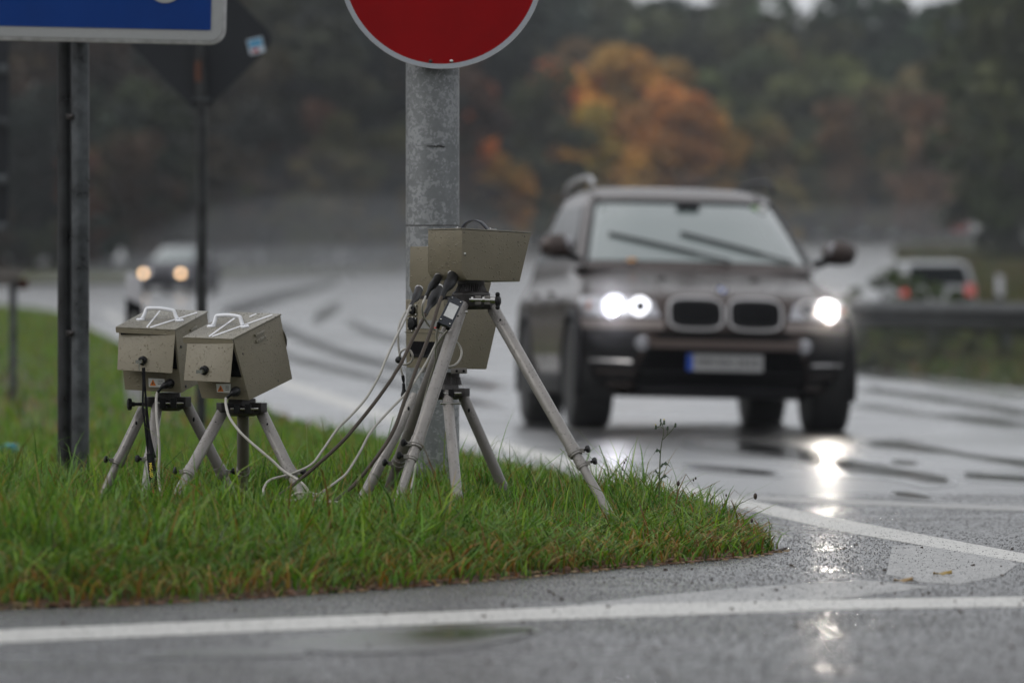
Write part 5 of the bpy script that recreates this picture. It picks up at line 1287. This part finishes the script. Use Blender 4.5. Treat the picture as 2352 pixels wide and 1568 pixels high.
mb = MB(); c = cs.fr(-.5, 1.19, True, .03); mb.add([c + Vector(q) for q in ((-.04, 0, 0), (0, -.02, -.012), (.045, -.01, .004), (.01, .0, .02))], [(0, 1, 2, 3)]); o = mb.build('fallen_leaf', mat('orange_leaf', (.55, .25, .05), .5), None, world=False, solid=.002)
o.parent = suv; bpy.context.view_layer.update(); mw = o.matrix_world.copy(); o.parent = None; o.matrix_world = mw
tag(o, 'small orange leaf stuck at the foot of the brown car windscreen', 'leaf')

def simple_car(name, X, D, yaw, lower, upper, pm_, lbl, kind, wl_=(.75, 3.3), r=.31, zoff=0.):
    t = empty(name, (X, D, float(road_z(X, D)) + zoff), (0, 0, R(yaw))); tag(t, lbl, 'car')
    c = Car(lower, upper, .6, .35, .35)
    body_with_arches(c.loft(False, 20), pm_, t, wl_, r); c.loft(True, 18).build('cabin', pm_, t, world=False, smooth=50)
    Wt = lambda z: float(np.interp(z, c.up[:, 0], c.up[:, 3])); z0, z1 = upper[0][0] + .05, upper[-3][0]
    hw = lower[3][3]
    if kind == 'front':
        c.fpatch(np.linspace(z0, z1, 8), lambda z: -Wt(z)*.9, lambda z: Wt(z)*.9, .012, 16, True, .01).build('windscreen', M['glass'], t, world=False)
        for sg in (-1, 1):
            a, b_ = (lambda z: .42, lambda z: .80) if sg > 0 else (lambda z: -.80, lambda z: -.42)
            h = c.fpatch(np.linspace(.60, .74, 5), a, b_, .01, 8, False, .02).build('headlight', M['lens'], t, world=False)
            mb = MB(); q = c.fr(sg*.61, .67, False, .05); mb.lathe(q + Vector((0, .06, 0)), (0, -1, 0), [(0, .075), (.06, .075), (.07, .05)], 24); mb.build('main_lamp', M['lamp_warm'], h, world=False)
        c.fpatch(np.linspace(.58, .70, 4), lambda z: -.38, lambda z: .38, .01, 8, False, .02).build('grille', M['dark'], t, world=False)
        c.fpatch(np.linspace(.28, .42, 4), lambda z: -.5, lambda z: .5, .01, 8, False, .02).build('air_intake', M['dark'], t, world=False)
    else:
        c.fpatch(np.linspace(z0 - .02, z1, 8), lambda z: -Wt(z)*.82, lambda z: Wt(z)*.82, .012, 14, True, .01, rear=True).build('rear_window', M['glass_dark'], t, world=False)
        for sg in (-1, 1):
            a, b_ = (lambda z: hw*.70, lambda z: hw*.93) if sg > 0 else (lambda z: -hw*.93, lambda z: -hw*.70)
            c.fpatch(np.linspace(.72, .98, 5), a, b_, .015, 6, False, .02, rear=True).build('tail_light', M['tail'], t, world=False)
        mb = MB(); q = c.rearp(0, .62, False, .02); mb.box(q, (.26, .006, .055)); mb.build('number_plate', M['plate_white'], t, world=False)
        c.fpatch(np.linspace(.26, .42, 4), lambda z: -.7, lambda z: .7, .01, 8, False, .02, rear=True).build('rear_bumper', M['trim'], t, world=False)
    for sg in (-1, 1):
        c.spatch(sg, z0, z1, lambda z: .03, lambda z: .9).build('side_window', M['glass_dark'], t, world=False)
        mb = MB(); mb.ball((sg*(hw+.12), lower[-1][1]+.35, lower[-1][0]+.05), 1, (.11, .07, .075), 12); mb.build('wing_mirror', pm_, t, world=False, smooth=80)
        for v in wl_: wheel(t, sg*(hw-.12), v, r, .2, sg, None)
    mb = MB(); mb.box((0, 2.0, .27), (hw*.62, 1.6, .04)); mb.build('underbody', M['dark'], t, world=False)
    return t
LOW = [(.20, .2, 3.9, .78), (.35, .03, 4.05, .86), (.5, .0, 4.1, .875), (.65, .02, 4.1, .88), (.78, .10, 4.08, .87), (.88, .35, 4.06, .86), (.96, .75, 4.04, .84), (1.02, 1.0, 4.0, .82)]
UPP = [(.98, .92, 3.98, .80), (1.15, 1.25, 3.92, .76), (1.35, 1.62, 3.8, .69), (1.5, 1.95, 3.6, .62), (1.55, 2.15, 3.4, .55), (1.58, 2.4, 3.1, .42)]
Dc = 180; sC = F/Dc
simple_car('family_car', (370-1176)/sC, Dc, -13, LOW, UPP, mat('dark_violet_paint', (.035, .032, .042), .45, spec=.3), 'distant dark car with warm round headlights on the left road', 'front')
LW = [(.22, .15, 4.2, .80), (.4, .03, 4.35, .88), (.6, .0, 4.38, .90), (.75, .06, 4.38, .90), (.88, .4, 4.36, .89), (.97, .85, 4.34, .88)]
UW = [(.92, .8, 4.33, .87), (1.1, 1.1, 4.30, .84), (1.28, 1.5, 4.22, .79), (1.42, 1.85, 4.1, .74), (1.49, 2.1, 3.9, .66), (1.52, 2.4, 3.6, .5)]
Dw = 128; sW = F/Dw
simple_car('estate_car', (2122-1176)/sW + .1, Dw + 4.4, 183, LW, UW, car_paint('white_car_paint', (.30, .31, .32), .0, .4), 'white estate car seen from behind beyond the guard rail', 'rear', (.8, 3.5), .33, -.22)
Dx = 395; sX = F/Dx
simple_car('family_car', (2318-1176)/sX, Dx, 20, LOW, UPP, car_paint('pale_far_paint', (.5, .52, .55), .0, .35), 'faint pale car at the far right of the upper road', 'front')

# ------------------------------------------------------------------ right-hand verge, guard rail, field
def terrain_patch(name, rows, h, m, nx=14):
    # rows: (left px x, right px x, px y) on the road surface
    R_ = [(hit(a, y), hit(b_, y)) for a, b_, y in rows]; G = []
    for i in range(len(R_)-1):
        for k in range(6):
            f = k/6; l = R_[i][0].lerp(R_[i+1][0], f); r_ = R_[i][1].lerp(R_[i+1][1], f); row = []
            for j in range(nx+1):
                p = l.lerp(r_, j/nx); ed = min(j/nx*3, 1); row.append((p.x, p.y, float(road_z(p.x, p.y)) + h*min(1, ed + .08) + .01))
            G.append(row)
    mb = MB(); mb.grid(G); o = mb.build(name, m, smooth=80, up=True); tag(o, kind='structure'); return o
def strip(name, pts_near, D1, h, m):
    """verge from a near outline (px on the road) back to depth D1"""
    A = [hit(*p) for p in pts_near]; G = []
    for k in range(15):
        f = k/14; row = []
        for p in A:
            D = p.y + (D1 - p.y)*f; x = p.x / p.y * D if False else p.x + (D-p.y)*.02
            row.append((x, D, float(road_z(x, D)) + h*min(1, f*5 + .05) + .008))
        G.append(row)
    mb = MB(); mb.grid(G); o = mb.build(name, m, smooth=80, up=True); tag(o, kind='structure'); return A, o
A, _ = strip('right_verge', [(1960, 838), (1985, 846), (2040, 855), (2120, 865), (2220, 878), (2352, 894), (2500, 910), (2800, 930), (3800, 1000)], 104, .12, M['meadow'])
AX = np.array([p.x for p in A]); AY = np.array([p.y for p in A])
n = 40000; X = RNG.uniform(AX[0]-.1, AX[-1], n); D = RNG.uniform(50, 102, n); near = np.interp(X, AX, AY); k = (D > near) ; X, D, near = X[k], D[k], near[k]
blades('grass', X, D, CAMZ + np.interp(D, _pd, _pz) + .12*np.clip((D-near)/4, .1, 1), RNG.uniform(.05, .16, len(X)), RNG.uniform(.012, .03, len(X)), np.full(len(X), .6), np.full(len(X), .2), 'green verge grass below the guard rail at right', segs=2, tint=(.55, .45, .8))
# guard rail
rl0 = Q(1958, 0, 71); rl1 = Q(2700, 0, 66)
def rz(p): return float(road_z(p[0], p[1])) + .06
t = empty('guard_rail', (rl0.x, rl0.y, rz(rl0))); tag(t, 'dark wet steel guard rail in front of the hedge at right', 'guard rail')
a = Vector((rl0.x, rl0.y, rz(rl0) + .52)); b_ = Vector((rl1.x, rl1.y, rz(rl1) + .50)); d = (b_-a).normalized(); nrm = Vector((-d.y, d.x, 0)) * -1
prof = [(0, .185), (.03, .16), (.075, .10), (.075, .06), (.02, .03), (.0, 0), (.02, -.03), (.075, -.06), (.075, -.10), (.03, -.15), (0, -.155)]
mb = MB(); mb.grid([[p + nrm*q[0] + Vector((0, 0, q[1])) for q in prof] for p in [a.lerp(b_, f) for f in np.linspace(0, 1, 12)]]); mb.build('rail', mat('wet_dark_rail', (.055, .058, .06), .42, metal=.3, var=(3, .4)), t, solid=.004, smooth=60)
mb = MB(); mb.grid([[p + Vector((0, 0, .156)) + nrm*q for q in (.0, -.09)] for p in [a.lerp(b_, f) for f in np.linspace(0, 1, 12)]]); mb.build('top_flange', M['galv_mid'], t, solid=.006)
for f in np.linspace(.03, .97, 5):
    p = a.lerp(b_, f); mb = MB(); mb.box((p.x, p.y+.08, p.z-.25), (.05, .03, .40)); mb.build('post', M['galv_mid'], t)

# foliage material: colour per object
def foliage_mat():
    m = bpy.data.materials.new('foliage'); m.use_nodes = True; N = m.node_tree.nodes; L = m.node_tree.links; b = N["Principled BSDF"]
    oi = N.new('ShaderNodeObjectInfo'); a = N.new('ShaderNodeAttribute'); a.attribute_name = 'tint'
    mx = N.new('ShaderNodeMix'); mx.data_type = 'RGBA'; mx.blend_type = 'MULTIPLY'; mx.inputs[0].default_value = 1
    L.new(oi.outputs['Color'], mx.inputs[6]); L.new(a.outputs['Color'], mx.inputs[7]); L.new(mx.outputs[2], b.inputs['Base Color']); b.inputs['Roughness'].default_value = .6
    b.inputs['Specular IOR Level'].default_value = .25
    return m
M['foliage'] = foliage_mat(); M['bark'] = mat('bark', (.045, .038, .03), .8, var=(3, .4))
def leaf_mesh(name, centers, sizes, tints):
    n = len(centers); Cn = np.array(centers); S = np.array(sizes)[:, None]
    a = RNG.normal(size=(n, 3)); a /= np.linalg.norm(a, axis=1)[:, None]; b_ = np.cross(a, RNG.normal(size=(n, 3))); b_ /= np.linalg.norm(b_, axis=1)[:, None]
    V = np.stack([Cn - a*S - b_*S*.6, Cn + a*S*.2 - b_*S*.9, Cn + a*S + b_*S*.3, Cn - a*S*.1 + b_*S], 1).reshape(-1, 3)
    me = bpy.data.meshes.new(name); me.vertices.add(4*n); me.vertices.foreach_set('co', V.astype(np.float32).ravel()); me.loops.add(4*n); me.loops.foreach_set('vertex_index', np.arange(4*n, dtype=np.int32))
    me.polygons.add(n); me.polygons.foreach_set('loop_start', np.arange(n, dtype=np.int32)*4); me.update(calc_edges=True)
    T = np.repeat(np.array(tints)[:, None, :], 4, 1).reshape(-1, 3); rgba = np.concatenate([T, np.ones((4*n, 1))], 1).astype(np.float32)
    at = me.color_attributes.new('tint', 'FLOAT_COLOR', 'POINT'); at.data.foreach_set('color', rgba.ravel()); me.materials.append(M['foliage']); return me
def broad_crown(seed, n=4200, W=.30, zlo=.14):
    r = np.random.default_rng(seed); blobs = []
    for i in range(26):
        z = r.uniform(zlo, .92); rad = W*math.sin(math.pi*min(1, (z-zlo*.4)/(1.02-zlo*.4)))**.6; a = r.uniform(0, 6.28); q = rad*r.uniform(.2, .85)
        blobs.append((q*math.cos(a), q*math.sin(a), z, r.uniform(.07, .14)*(1.1-.3*z), r.uniform(.55, 1.5), r.uniform(-.12, .12)))
    C_, S_, T_ = [], [], []
    for k in range(n):
        b_ = blobs[r.integers(0, len(blobs))]; d = r.normal(size=3); d /= np.linalg.norm(d); q = b_[3]*r.uniform(.5, 1.0)**.5
        C_.append((b_[0]+d[0]*q, b_[1]+d[1]*q, b_[2]+d[2]*q*.8)); S_.append(r.uniform(.010, .024)); v = b_[4]*r.uniform(.7, 1.3); h = b_[5]; T_.append((v*(1+h), v, v*(1-h)))
    return leaf_mesh('crown', C_, S_, T_), blobs
def cone_crown(seed, n=3800, W=.17):
    r = np.random.default_rng(seed); C_, S_, T_ = [], [], []; ph = r.uniform(0, 6, 40)
    for k in range(n):
        z = 1 - (1-.08)*r.uniform(0, 1)**.62; lay = (z*22) % 1; rad = W*(1-z)**.8*(.65+.5*(1-lay))*(1+.25*math.sin(ph[int(z*22) % 40]*3+0)); a = r.uniform(0, 6.28)
        star = .75+.25*math.cos(a*5+ph[int(z*22) % 40]); q = rad*star*r.uniform(.3, 1)**.5; C_.append((q*math.cos(a), q*math.sin(a), z - .04*q/W)); S_.append(r.uniform(.009, .019)); v = (.55+.9*r.uniform(0, 1))*(1.2-.5*lay); T_.append((v, v, v))
    return leaf_mesh('crown', C_, S_, T_), []
def trunk_mesh(blobs, r0=.018, h=.7):
    mb = MB(); mb.tube([(0, 0, -.03), (.002, 0, .05), (.004, .003, .3), (0, 0, h)], [r0*1.3, r0, r0*.75, r0*.3], 10)
    for b_ in blobs[:10]: mb.tube([(0, 0, max(.12, b_[2]*.6)), (b_[0]*.5, b_[1]*.5, b_[2]*.82), (b_[0], b_[1], b_[2])], [r0*.4, r0*.28, r0*.1], 6)
    o = mb.build('trunk', M['bark'], None, world=False); me = o.data; bpy.data.objects.remove(o); return me
PROT = []
for sd in range(4): c_, bl = broad_crown(100+sd, W=(.26, .30, .34, .22)[sd]); PROT.append(('broadleaf_tree', c_, trunk_mesh(bl)))
for sd in range(2): c_, bl = cone_crown(200+sd, W=(.15, .19)[sd]); PROT.append(('spruce_tree', c_, trunk_mesh([], .014, .95)))
c_, bl = broad_crown(300, 3200, .55, .02); PROT.append(('shrub', c_, trunk_mesh(bl, .02, .5)))
c_, bl = broad_crown(301, 3200, .8, .02); PROT.append(('shrub', c_, trunk_mesh(bl, .02, .5)))
def tree(px, topy, D, kind, col, wf=1.0, label=None, group=None, nm=None, base=None):
    q = Q(px, 0, D); zb = float(road_z(q.x, D)) - .1 if base is None else base; H = Q(px, topy, D).z - zb
    name, cm, tm = PROT[kind]; t = empty(nm or name, (q.x, D, zb), (0, 0, random.uniform(0, 6.28))); t.scale = (H*wf, H*wf, H)
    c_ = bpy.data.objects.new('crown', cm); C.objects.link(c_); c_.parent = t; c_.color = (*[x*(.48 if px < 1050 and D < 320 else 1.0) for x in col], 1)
    k_ = bpy.data.objects.new('trunk', tm); C.objects.link(k_); k_.parent = t
    tag(t, label, 'shrub' if kind >= 6 else 'tree', group); return t
G1, G2, G3, G4 = (.050, .062, .024), (.072, .078, .026), (.032, .045, .026), (.085, .078, .030)
OR1, OR2, YE, BR, RB = (.44, .175, .045), (.46, .25, .05), (.42, .29, .045), (.11, .072, .028), (.15, .06, .025)
def jit(c, f=.2): return tuple(x*random.uniform(1-f, 1+f) for x in c)
LB = 'dark green tree standing among others of the far wood on the right'
tops = [(980, -60), (1060, -80), (1140, -60), (1215, -90), (1290, -50), (1345, -10), (1400, 22), (1455, 38), (1515, 28), (1570, 10), (1615, -25), (1672, 82), (1735, 0), (1790, 52), (1850, 62), (1905, 30), (1965, 0), (2020, -15), (2080, 15), (2140, -10), (2205, 25), (2262, 30), (2320, -60), (2390, -50), (2460, -70), (2540, -60), (2640, -40), (2740, -60)]
for i, (px, ty) in enumerate(tops):
    ty -= 34; kd = 4 + i % 2 if i in (11, 16) else i % 4
    tree(px, ty, 446 + random.uniform(-8, 8), kd, jit(random.choice([G1, G3, G1, G2])), 1.15 if kd < 4 else 1.3, 'dark tree in the hindmost row forming the skyline of the far wood', 'skyline trees of the far wood')
for i in range(17):
    px = 1130 + i*92 + random.uniform(-25, 25); ty = random.uniform(95, 190) if px > 1500 else random.uniform(60, 150)
    kd = random.choice([0, 1, 2, 3, 0, 1, 4]); tree(px, ty, 418 + random.uniform(-8, 8), kd, jit(random.choice([G1, G2, (.11, .10, .035), G2, BR, G4, (.14, .11, .035)])), 1.25, 'middle height tree in the second row of the far wood', 'second row trees of the far wood')
for i in range(20):
    px = 1090 + i*78 + random.uniform(-25, 25); ty = random.uniform(240, 360); kd = random.choice([0, 1, 2, 3, 1])
    tree(px, ty, 398 + random.uniform(-6, 6), kd, jit(random.choice([G1, G3, G2, G4, BR, (.12, .10, .035)])), 1.35, 'lower tree in the front row of the far wood', 'front row trees of the far wood')
for i in range(17):
    px = 1060 + i*95 + random.uniform(-30, 30); tree(px, random.uniform(370, 490), 388 + random.uniform(-5, 5), 6 + i % 2, jit(random.choice([G1, G3, G4, BR, G2])), 1.2, 'bush along the foot of the far wood', 'bushes at the foot of the far wood')
for px_, ty_, D_, k_, c_, l_ in ((720, 330, 262, 1, (.16, .13, .04), 'olive yellow tree right of the diamond sign'), (840, 250, 266, 2, (.13, .12, .04), 'dull green yellow tree left of the galvanised post'), (900, 400, 255, 7, (.14, .11, .04), 'pale ochre bush left of the galvanised post'), (640, 420, 252, 7, (.10, .10, .035), 'green bush left of the misty bend'),
                              (1700, 225, 388, 2, (.17, .14, .04), 'yellow olive tree just right of the orange group'), (1760, 300, 386, 0, (.14, .10, .04), 'brown olive tree above the right edge of the car roof'), (1860, 320, 386, 1, (.12, .12, .04), 'mid green tree above the car right mirror'), (2010, 330, 388, 2, (.15, .12, .04), 'faded yellow tree above the far road'), (1240, 230, 384, 1, (.30, .15, .04), 'dull orange tree between post and red brown tree'), (1460, 100, 392, 0, (.26, .16, .045), 'ochre tree topping the orange group on its right')):
    tree(px_, ty_, D_, k_, c_, 1.2, l_)
# single autumn trees
tree(1385, 92, 384, 1, OR2, 1.15, 'tall orange autumn tree, the highest of the orange crowns')
tree(1305, 108, 386, 3, (.50, .11, .03), 1.1, 'red brown autumn tree just right of the round sign')
tree(1350, 215, 380, 3, YE, 1.0, 'yellow autumn tree in front of the tall orange one')
tree(1450, 175, 386, 2, OR1, .95, 'rusty orange tree between the tall orange and rounded orange trees')
tree(1560, 182, 380, 0, (.42, .19, .05), 1.25, 'rounded orange tree above the roof of the brown car')
tree(1625, 255, 384, 0, OR2, 1.1, 'orange tree at the right end of the autumn group')
tree(1500, 300, 378, 2, (.36, .18, .035), 1.25, 'olive orange tree low in the autumn group')
tree(1395, 340, 376, 7, (.38, .21, .035), 1.4, 'ochre bush under the yellow autumn tree')
tree(1540, 385, 376, 7, (.10, .055, .03), 1.3, 'dark brown bush behind the roof of the brown car')
tree(1790, 410, 378, 6, (.20, .15, .04), 1.2, 'yellow green bush right of the car roof')
tree(1060, 140, 330, 3, (.42, .11, .03), 1.0, 'narrow rust red tree hidden half behind the galvanised post')
tree(1120, 268, 328, 1, (.46, .16, .03), 1.1, 'orange tree right beside the galvanised post')
tree(1150, 350, 324, 2, (.34, .18, .035), 1.15, 'low ochre tree right of the galvanised post')
tree(1235, 140, 350, 0, (.06, .065, .026), 1.2, 'green tree between the round sign post and the orange trees')
tree(1215, 330, 346, 2, (.055, .06, .03), 1.3, 'low dull green tree left of the brown car mirror')
tree(2130, 185, 384, 3, (.16, .085, .04), 1.2, 'brownish tree toward the right edge of the far wood')
tree(1935, 200, 386, 3, (.14, .08, .035), .9, 'thin brown tinted tree above the far road')
tree(2325, -120, 300, 0, (.045, .058, .016), 1.0, 'near dark green tree cutting the right picture edge', base=None)
tree(2390, -200, 285, 1, (.04, .05, .016), 1.0, 'tall green tree just outside the right picture edge')
tree(2345, 300, 290, 7, (.03, .04, .016), 1.0, 'dark bush under the tree at the right picture edge')
# left wood, nearer
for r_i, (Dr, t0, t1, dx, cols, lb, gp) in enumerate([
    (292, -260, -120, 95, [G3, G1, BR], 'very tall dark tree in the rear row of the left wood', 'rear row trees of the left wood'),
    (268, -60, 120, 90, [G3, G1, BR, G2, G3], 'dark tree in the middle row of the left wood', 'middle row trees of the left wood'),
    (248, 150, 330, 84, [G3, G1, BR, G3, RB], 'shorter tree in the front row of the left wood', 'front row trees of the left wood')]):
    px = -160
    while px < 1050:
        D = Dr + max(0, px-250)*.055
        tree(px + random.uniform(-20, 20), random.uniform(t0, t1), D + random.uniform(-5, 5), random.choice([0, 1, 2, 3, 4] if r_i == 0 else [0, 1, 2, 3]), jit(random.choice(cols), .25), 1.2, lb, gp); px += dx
px = -120
while px < 1050:
    D = 238 + max(0, px-250)*.075; tree(px, random.uniform(400, 560), D, 6 + int(px) % 2, jit(random.choice([G3, G1, BR, G4]), .3), 1.3, 'dark bush along the foot of the left wood', 'bushes at the foot of the left wood'); px += 88
tree(190, 330, 240, 3, (.17, .06, .028), 1.0, 'reddish tree low at left beside the dark sign tubes')
tree(255, 290, 244, 1, (.11, .08, .03), 1.0, 'olive brown tree right of the dark sign tubes')
tree(330, 300, 243, 0, (.10, .055, .028), 1.0, 'brown tinted tree left of the diamond sign pole')
for (D0_, a_, b_, ty0, ty1, lb, gp) in ((455, 950, 2700, 330, 430, 'dense bush closing the gaps behind the far wood', 'backing bushes of the far wood'), (312, -200, 1080, 400, 470, 'dense bush closing the gaps behind the left wood', 'backing bushes of the left wood')):
    px = a_
    while px < b_:
        tree(px, random.uniform(ty0, ty1), D0_, 7, jit(G3, .25), 1.5, lb, gp); px += 75
# the wood also surrounds the junction on the other sides
_cm = [(PROT[k][1], np.empty(len(PROT[k][1].vertices)*3, np.float32), np.empty(len(PROT[k][1].vertices)*4, np.float32)) for k in (0, 1, 2, 4)]
for me_, co_, ti_ in _cm: me_.vertices.foreach_get('co', co_); me_.color_attributes['tint'].data.foreach_get('color', ti_)
Vs, Ts = [], []
for i in range(230):
    sde = i % 3
    if sde == 0: x, y = -62 - random.uniform(0, 14), random.uniform(-30, 250)
    elif sde == 1: x, y = 75 + random.uniform(0, 14), random.uniform(-30, 320)
    else: x, y = random.uniform(-75, 85), -45 - random.uniform(0, 12)
    if i >= 150: x, y = (random.uniform(-75, -33), random.uniform(245, 330)) if i % 2 else (random.uniform(56, 100), random.uniform(300, 460))
    me_, co_, ti_ = _cm[i % 4]; H = random.uniform(13, 20); a = random.uniform(0, 6.28); v = co_.reshape(-1, 3); z0 = float(road_z(x, max(y, 0))) - .3
    c_, s_n = math.cos(a), math.sin(a); Vs.append(np.stack([(v[:, 0]*c_-v[:, 1]*s_n)*H*1.3 + x, (v[:, 0]*s_n+v[:, 1]*c_)*H*1.3 + y, v[:, 2]*H + z0], 1)); Ts.append(ti_.reshape(-1, 4))
V = np.concatenate(Vs); T = np.concatenate(Ts); n = len(V)//4; me = bpy.data.meshes.new('woodland'); me.vertices.add(4*n); me.vertices.foreach_set('co', V.astype(np.float32).ravel()); me.loops.add(4*n); me.loops.foreach_set('vertex_index', np.arange(4*n, dtype=np.int32))
me.polygons.add(n); me.polygons.foreach_set('loop_start', np.arange(n, dtype=np.int32)*4); me.update(calc_edges=True); at = me.color_attributes.new('tint', 'FLOAT_COLOR', 'POINT'); at.data.foreach_set('color', T.astype(np.float32).ravel()); me.materials.append(M['foliage'])
o = bpy.data.objects.new('woodland', me); C.objects.link(o); o.color = (.05, .055, .026, 1); tag(o, 'wood around the junction outside the picture', 'wood', kind='stuff')
# hedge behind the guard rail and plants in front of the white car
LBh = ['rounded green shrub behind the left end of the guard rail', 'dense shrub left of the white estate car', 'upright shrub hiding the left rear of the white car', 'low shrub in front of the white car number plate', 'leafy shrub below the white car right tail light', 'low dark shrub right of the white car', 'small shrub near the distant delineator post', 'dark shrub by the right picture edge above the rail']
for (px, ty, D, col, wf), lb in zip([(2000, 672, 76, (.045, .06, .02), 1.2), (2045, 615, 78, (.05, .065, .022), .9), (2100, 628, 79, (.05, .07, .025), .8), (2150, 650, 78, (.055, .075, .022), .9), (2200, 662, 78, (.045, .06, .02), .9), (2250, 690, 77, (.04, .05, .02), 1.1), (2305, 700, 77, (.04, .05, .018), 1.1), (2365, 690, 76, (.035, .045, .018), 1.1)], LBh):
    tree(px, ty, D, 7 if wf > 1 else 6, col, wf*1.1, lb, nm='shrub')
LBu = ['dark scrub under the rail, leftmost clump', 'dark scrub under the rail, second clump from the left', 'dark scrub under the rail, third clump from the left', 'dark scrub under the rail, fourth clump from the left', 'dark scrub under the rail, fifth clump from the left', 'dark scrub under the rail, clump at the picture edge']
for i, px in enumerate((2010, 2075, 2140, 2205, 2275, 2345)):
    tree(px, 762 + i*4, 65.0 - i*.8, 7, (.034, .040, .016), 1.5, LBu[i], nm='scrub_clump')
# upper right field and left far strip
terrain_patch('upper_field', [(2185, 3300, 735), (2170, 3300, 700), (2120, 3300, 660), (2085, 3200, 620), (2050, 3200, 590), (2060, 3200, 570), (2110, 3000, 556)], .10, M['meadow'])
terrain_patch('far_verge', [(-900, 300, 655), (-900, 420, 645), (-900, 640, 636), (-900, 900, 628), (-900, 950, 622)], .12, M['meadow'])
def far_blades(name, polyrows, n, h, w_, label):
    Xs, Ds = [], []
    for _ in range(n):
        i = random.randrange(len(polyrows)-1); f = random.random(); a0, b0, y0 = polyrows[i]; a1, b1, y1 = polyrows[i+1]
        px = random.uniform(a0+(a1-a0)*f, min(b0+(b1-b0)*f, 2420)); y = y0+(y1-y0)*f; D = float(np.interp(-y, *_ytab)); Xs.append((px-1176)/F*D); Ds.append(D)
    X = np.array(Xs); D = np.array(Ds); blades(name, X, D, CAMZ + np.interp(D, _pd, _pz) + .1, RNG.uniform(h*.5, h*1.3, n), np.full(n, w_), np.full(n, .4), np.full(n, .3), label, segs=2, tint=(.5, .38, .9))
_dd = np.arange(50, 470, 2.0); _yy = HY - (np.interp(_dd, _pd, _pz))/_dd*F
_o = np.maximum.accumulate(-_yy); _ytab = (_o, _dd)
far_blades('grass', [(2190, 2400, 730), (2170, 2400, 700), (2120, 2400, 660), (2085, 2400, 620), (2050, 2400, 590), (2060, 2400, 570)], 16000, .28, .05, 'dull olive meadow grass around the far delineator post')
# far signs on the right road
def far_sign(px, py, r_px, D, m_rim, m_face, lbl, square=False):
    s = F/D; q = Q(px, 0, D); zb = float(road_z(q.x, D)); t = empty('road_sign', (q.x, D, zb)); tag(t, lbl, 'road sign')
    mb = MB(); mb.tube([(q.x, D, zb-.2), (q.x, D, Q(0, py, D).z)], .05, 10); mb.build('pole', M['galv_mid'], t)
    c = Q(px, py, D); r_ = r_px/s
    mb = MB(); n_ = 4 if square else 32
    mb.lathe(c + Vector((0, -.06, 0)), (0, -1, 0), [(0, r_), (.02, r_)], 32) if not square else mb.box(c + Vector((0, -.07, 0)), (r_, .012, r_*.7))
    f_ = mb.build('panel', m_rim, t)
    mb = MB(); mb.lathe(c + Vector((0, -.082, 0)), (0, -1, 0), [(0, r_*.62), (.006, r_*.62)], 32) if not square else mb.box(c + Vector((0, -.088, 0)), (r_*.86, .006, r_*.56))
    mb.build('panel_face', m_face, f_)
M['faded_red'] = mat('far_red', (.45, .08, .07), .5)
far_sign(2204, 513, 20, 345, M['faded_red'], M['sign_border'], 'far round sign with red rim beside the upper road')
far_sign(2257, 518, 26, 360, M['sign_white'], M['label'], 'far pale rectangular sign right of the red rimmed one', True)

# ------------------------------------------------------------------ air
def air(name, lo, hi, dens, col=(.80, .84, .88)):
    mb = MB(); mb.box([(a+b_)/2 for a, b_ in zip(lo, hi)], [(b_-a)/2 for a, b_ in zip(lo, hi)]); m = bpy.data.materials.new(name); m.use_nodes = True; N = m.node_tree.nodes; L = m.node_tree.links
    N.remove(N["Principled BSDF"]); v = N.new('ShaderNodeVolumePrincipled'); v.inputs['Color'].default_value = (*col, 1); v.inputs['Density'].default_value = dens; v.inputs['Anisotropy'].default_value = .2
    L.new(v.outputs[0], N["Material Output"].inputs['Volume']); o = mb.build(name, m, smooth=0); tag(o, kind='stuff'); return o
HAZE = True
for sg, lb, dn_ in ((-1, 'left', .16), (1, 'right', .045)):  # small mist balls added round both headlights to imitate their glare halo
    m = bpy.data.materials.new('lamp_halo_mist'); m.use_nodes = True
    N = m.node_tree.nodes; N.remove(N["Principled BSDF"]); v = N.new('ShaderNodeVolumePrincipled'); v.inputs['Color'].default_value = (.95, .95, 1, 1); v.inputs['Density'].default_value = dn_; v.inputs['Anisotropy'].default_value = .8
    m.node_tree.links.new(v.outputs[0], N["Material Output"].inputs['Volume']); bpy.context.view_layer.update()
    mb = MB(); mb.ball((0, 0, 0), 1.0, (.30, .42, .30), 40); o = mb.build('added_lamp_halo', m, None, world=False); p = suv.matrix_world @ cs.fr(sg*.735, .852, False, .03); o.location = p + Vector((0, -.18, 0)); tag(o, 'mist ball added to make a halo round the %s headlight of the brown car' % lb, 'mist', kind='stuff')

if HAZE:
    air('haze', (-420, -75, -3), (420, 520, 45), .00030)
    for (cx_, cy_, rx_, ry_, rz_, dn) in ((-7, 225, 11, 60, 1.4, .0026), (-7, 238, 9, 60, 3.4, .0015), (-6, 245, 8, 60, 5.5, .0006), (1, 46, 4, 8, 1.1, .004), (24, 365, 40, 80, 2.5, .0012), (24, 365, 44, 85, 5.0, .0004)):
        mb = MB(); mb.ball((0, 0, 0), 1.0, (rx_, ry_, rz_), 48); o = mb.build('spray_mist', mat('tmp', (1, 1, 1)), None, world=False); m = bpy.data.materials.new('spray'); m.use_nodes = True
        N = m.node_tree.nodes; N.remove(N["Principled BSDF"]); v = N.new('ShaderNodeVolumePrincipled'); v.inputs['Color'].default_value = (.85, .87, .9, 1); v.inputs['Density'].default_value = dn
        m.node_tree.links.new(v.outputs[0], N["Material Output"].inputs['Volume']); o.data.materials.clear(); o.data.materials.append(m); o.location = (cx_, cy_, float(road_z(0, cy_))); tag(o, 'pale road spray hanging low over the wet carriageway', 'mist', kind='stuff')
for o in bpy.data.objects:
    if '_w' in o: del o['_w']
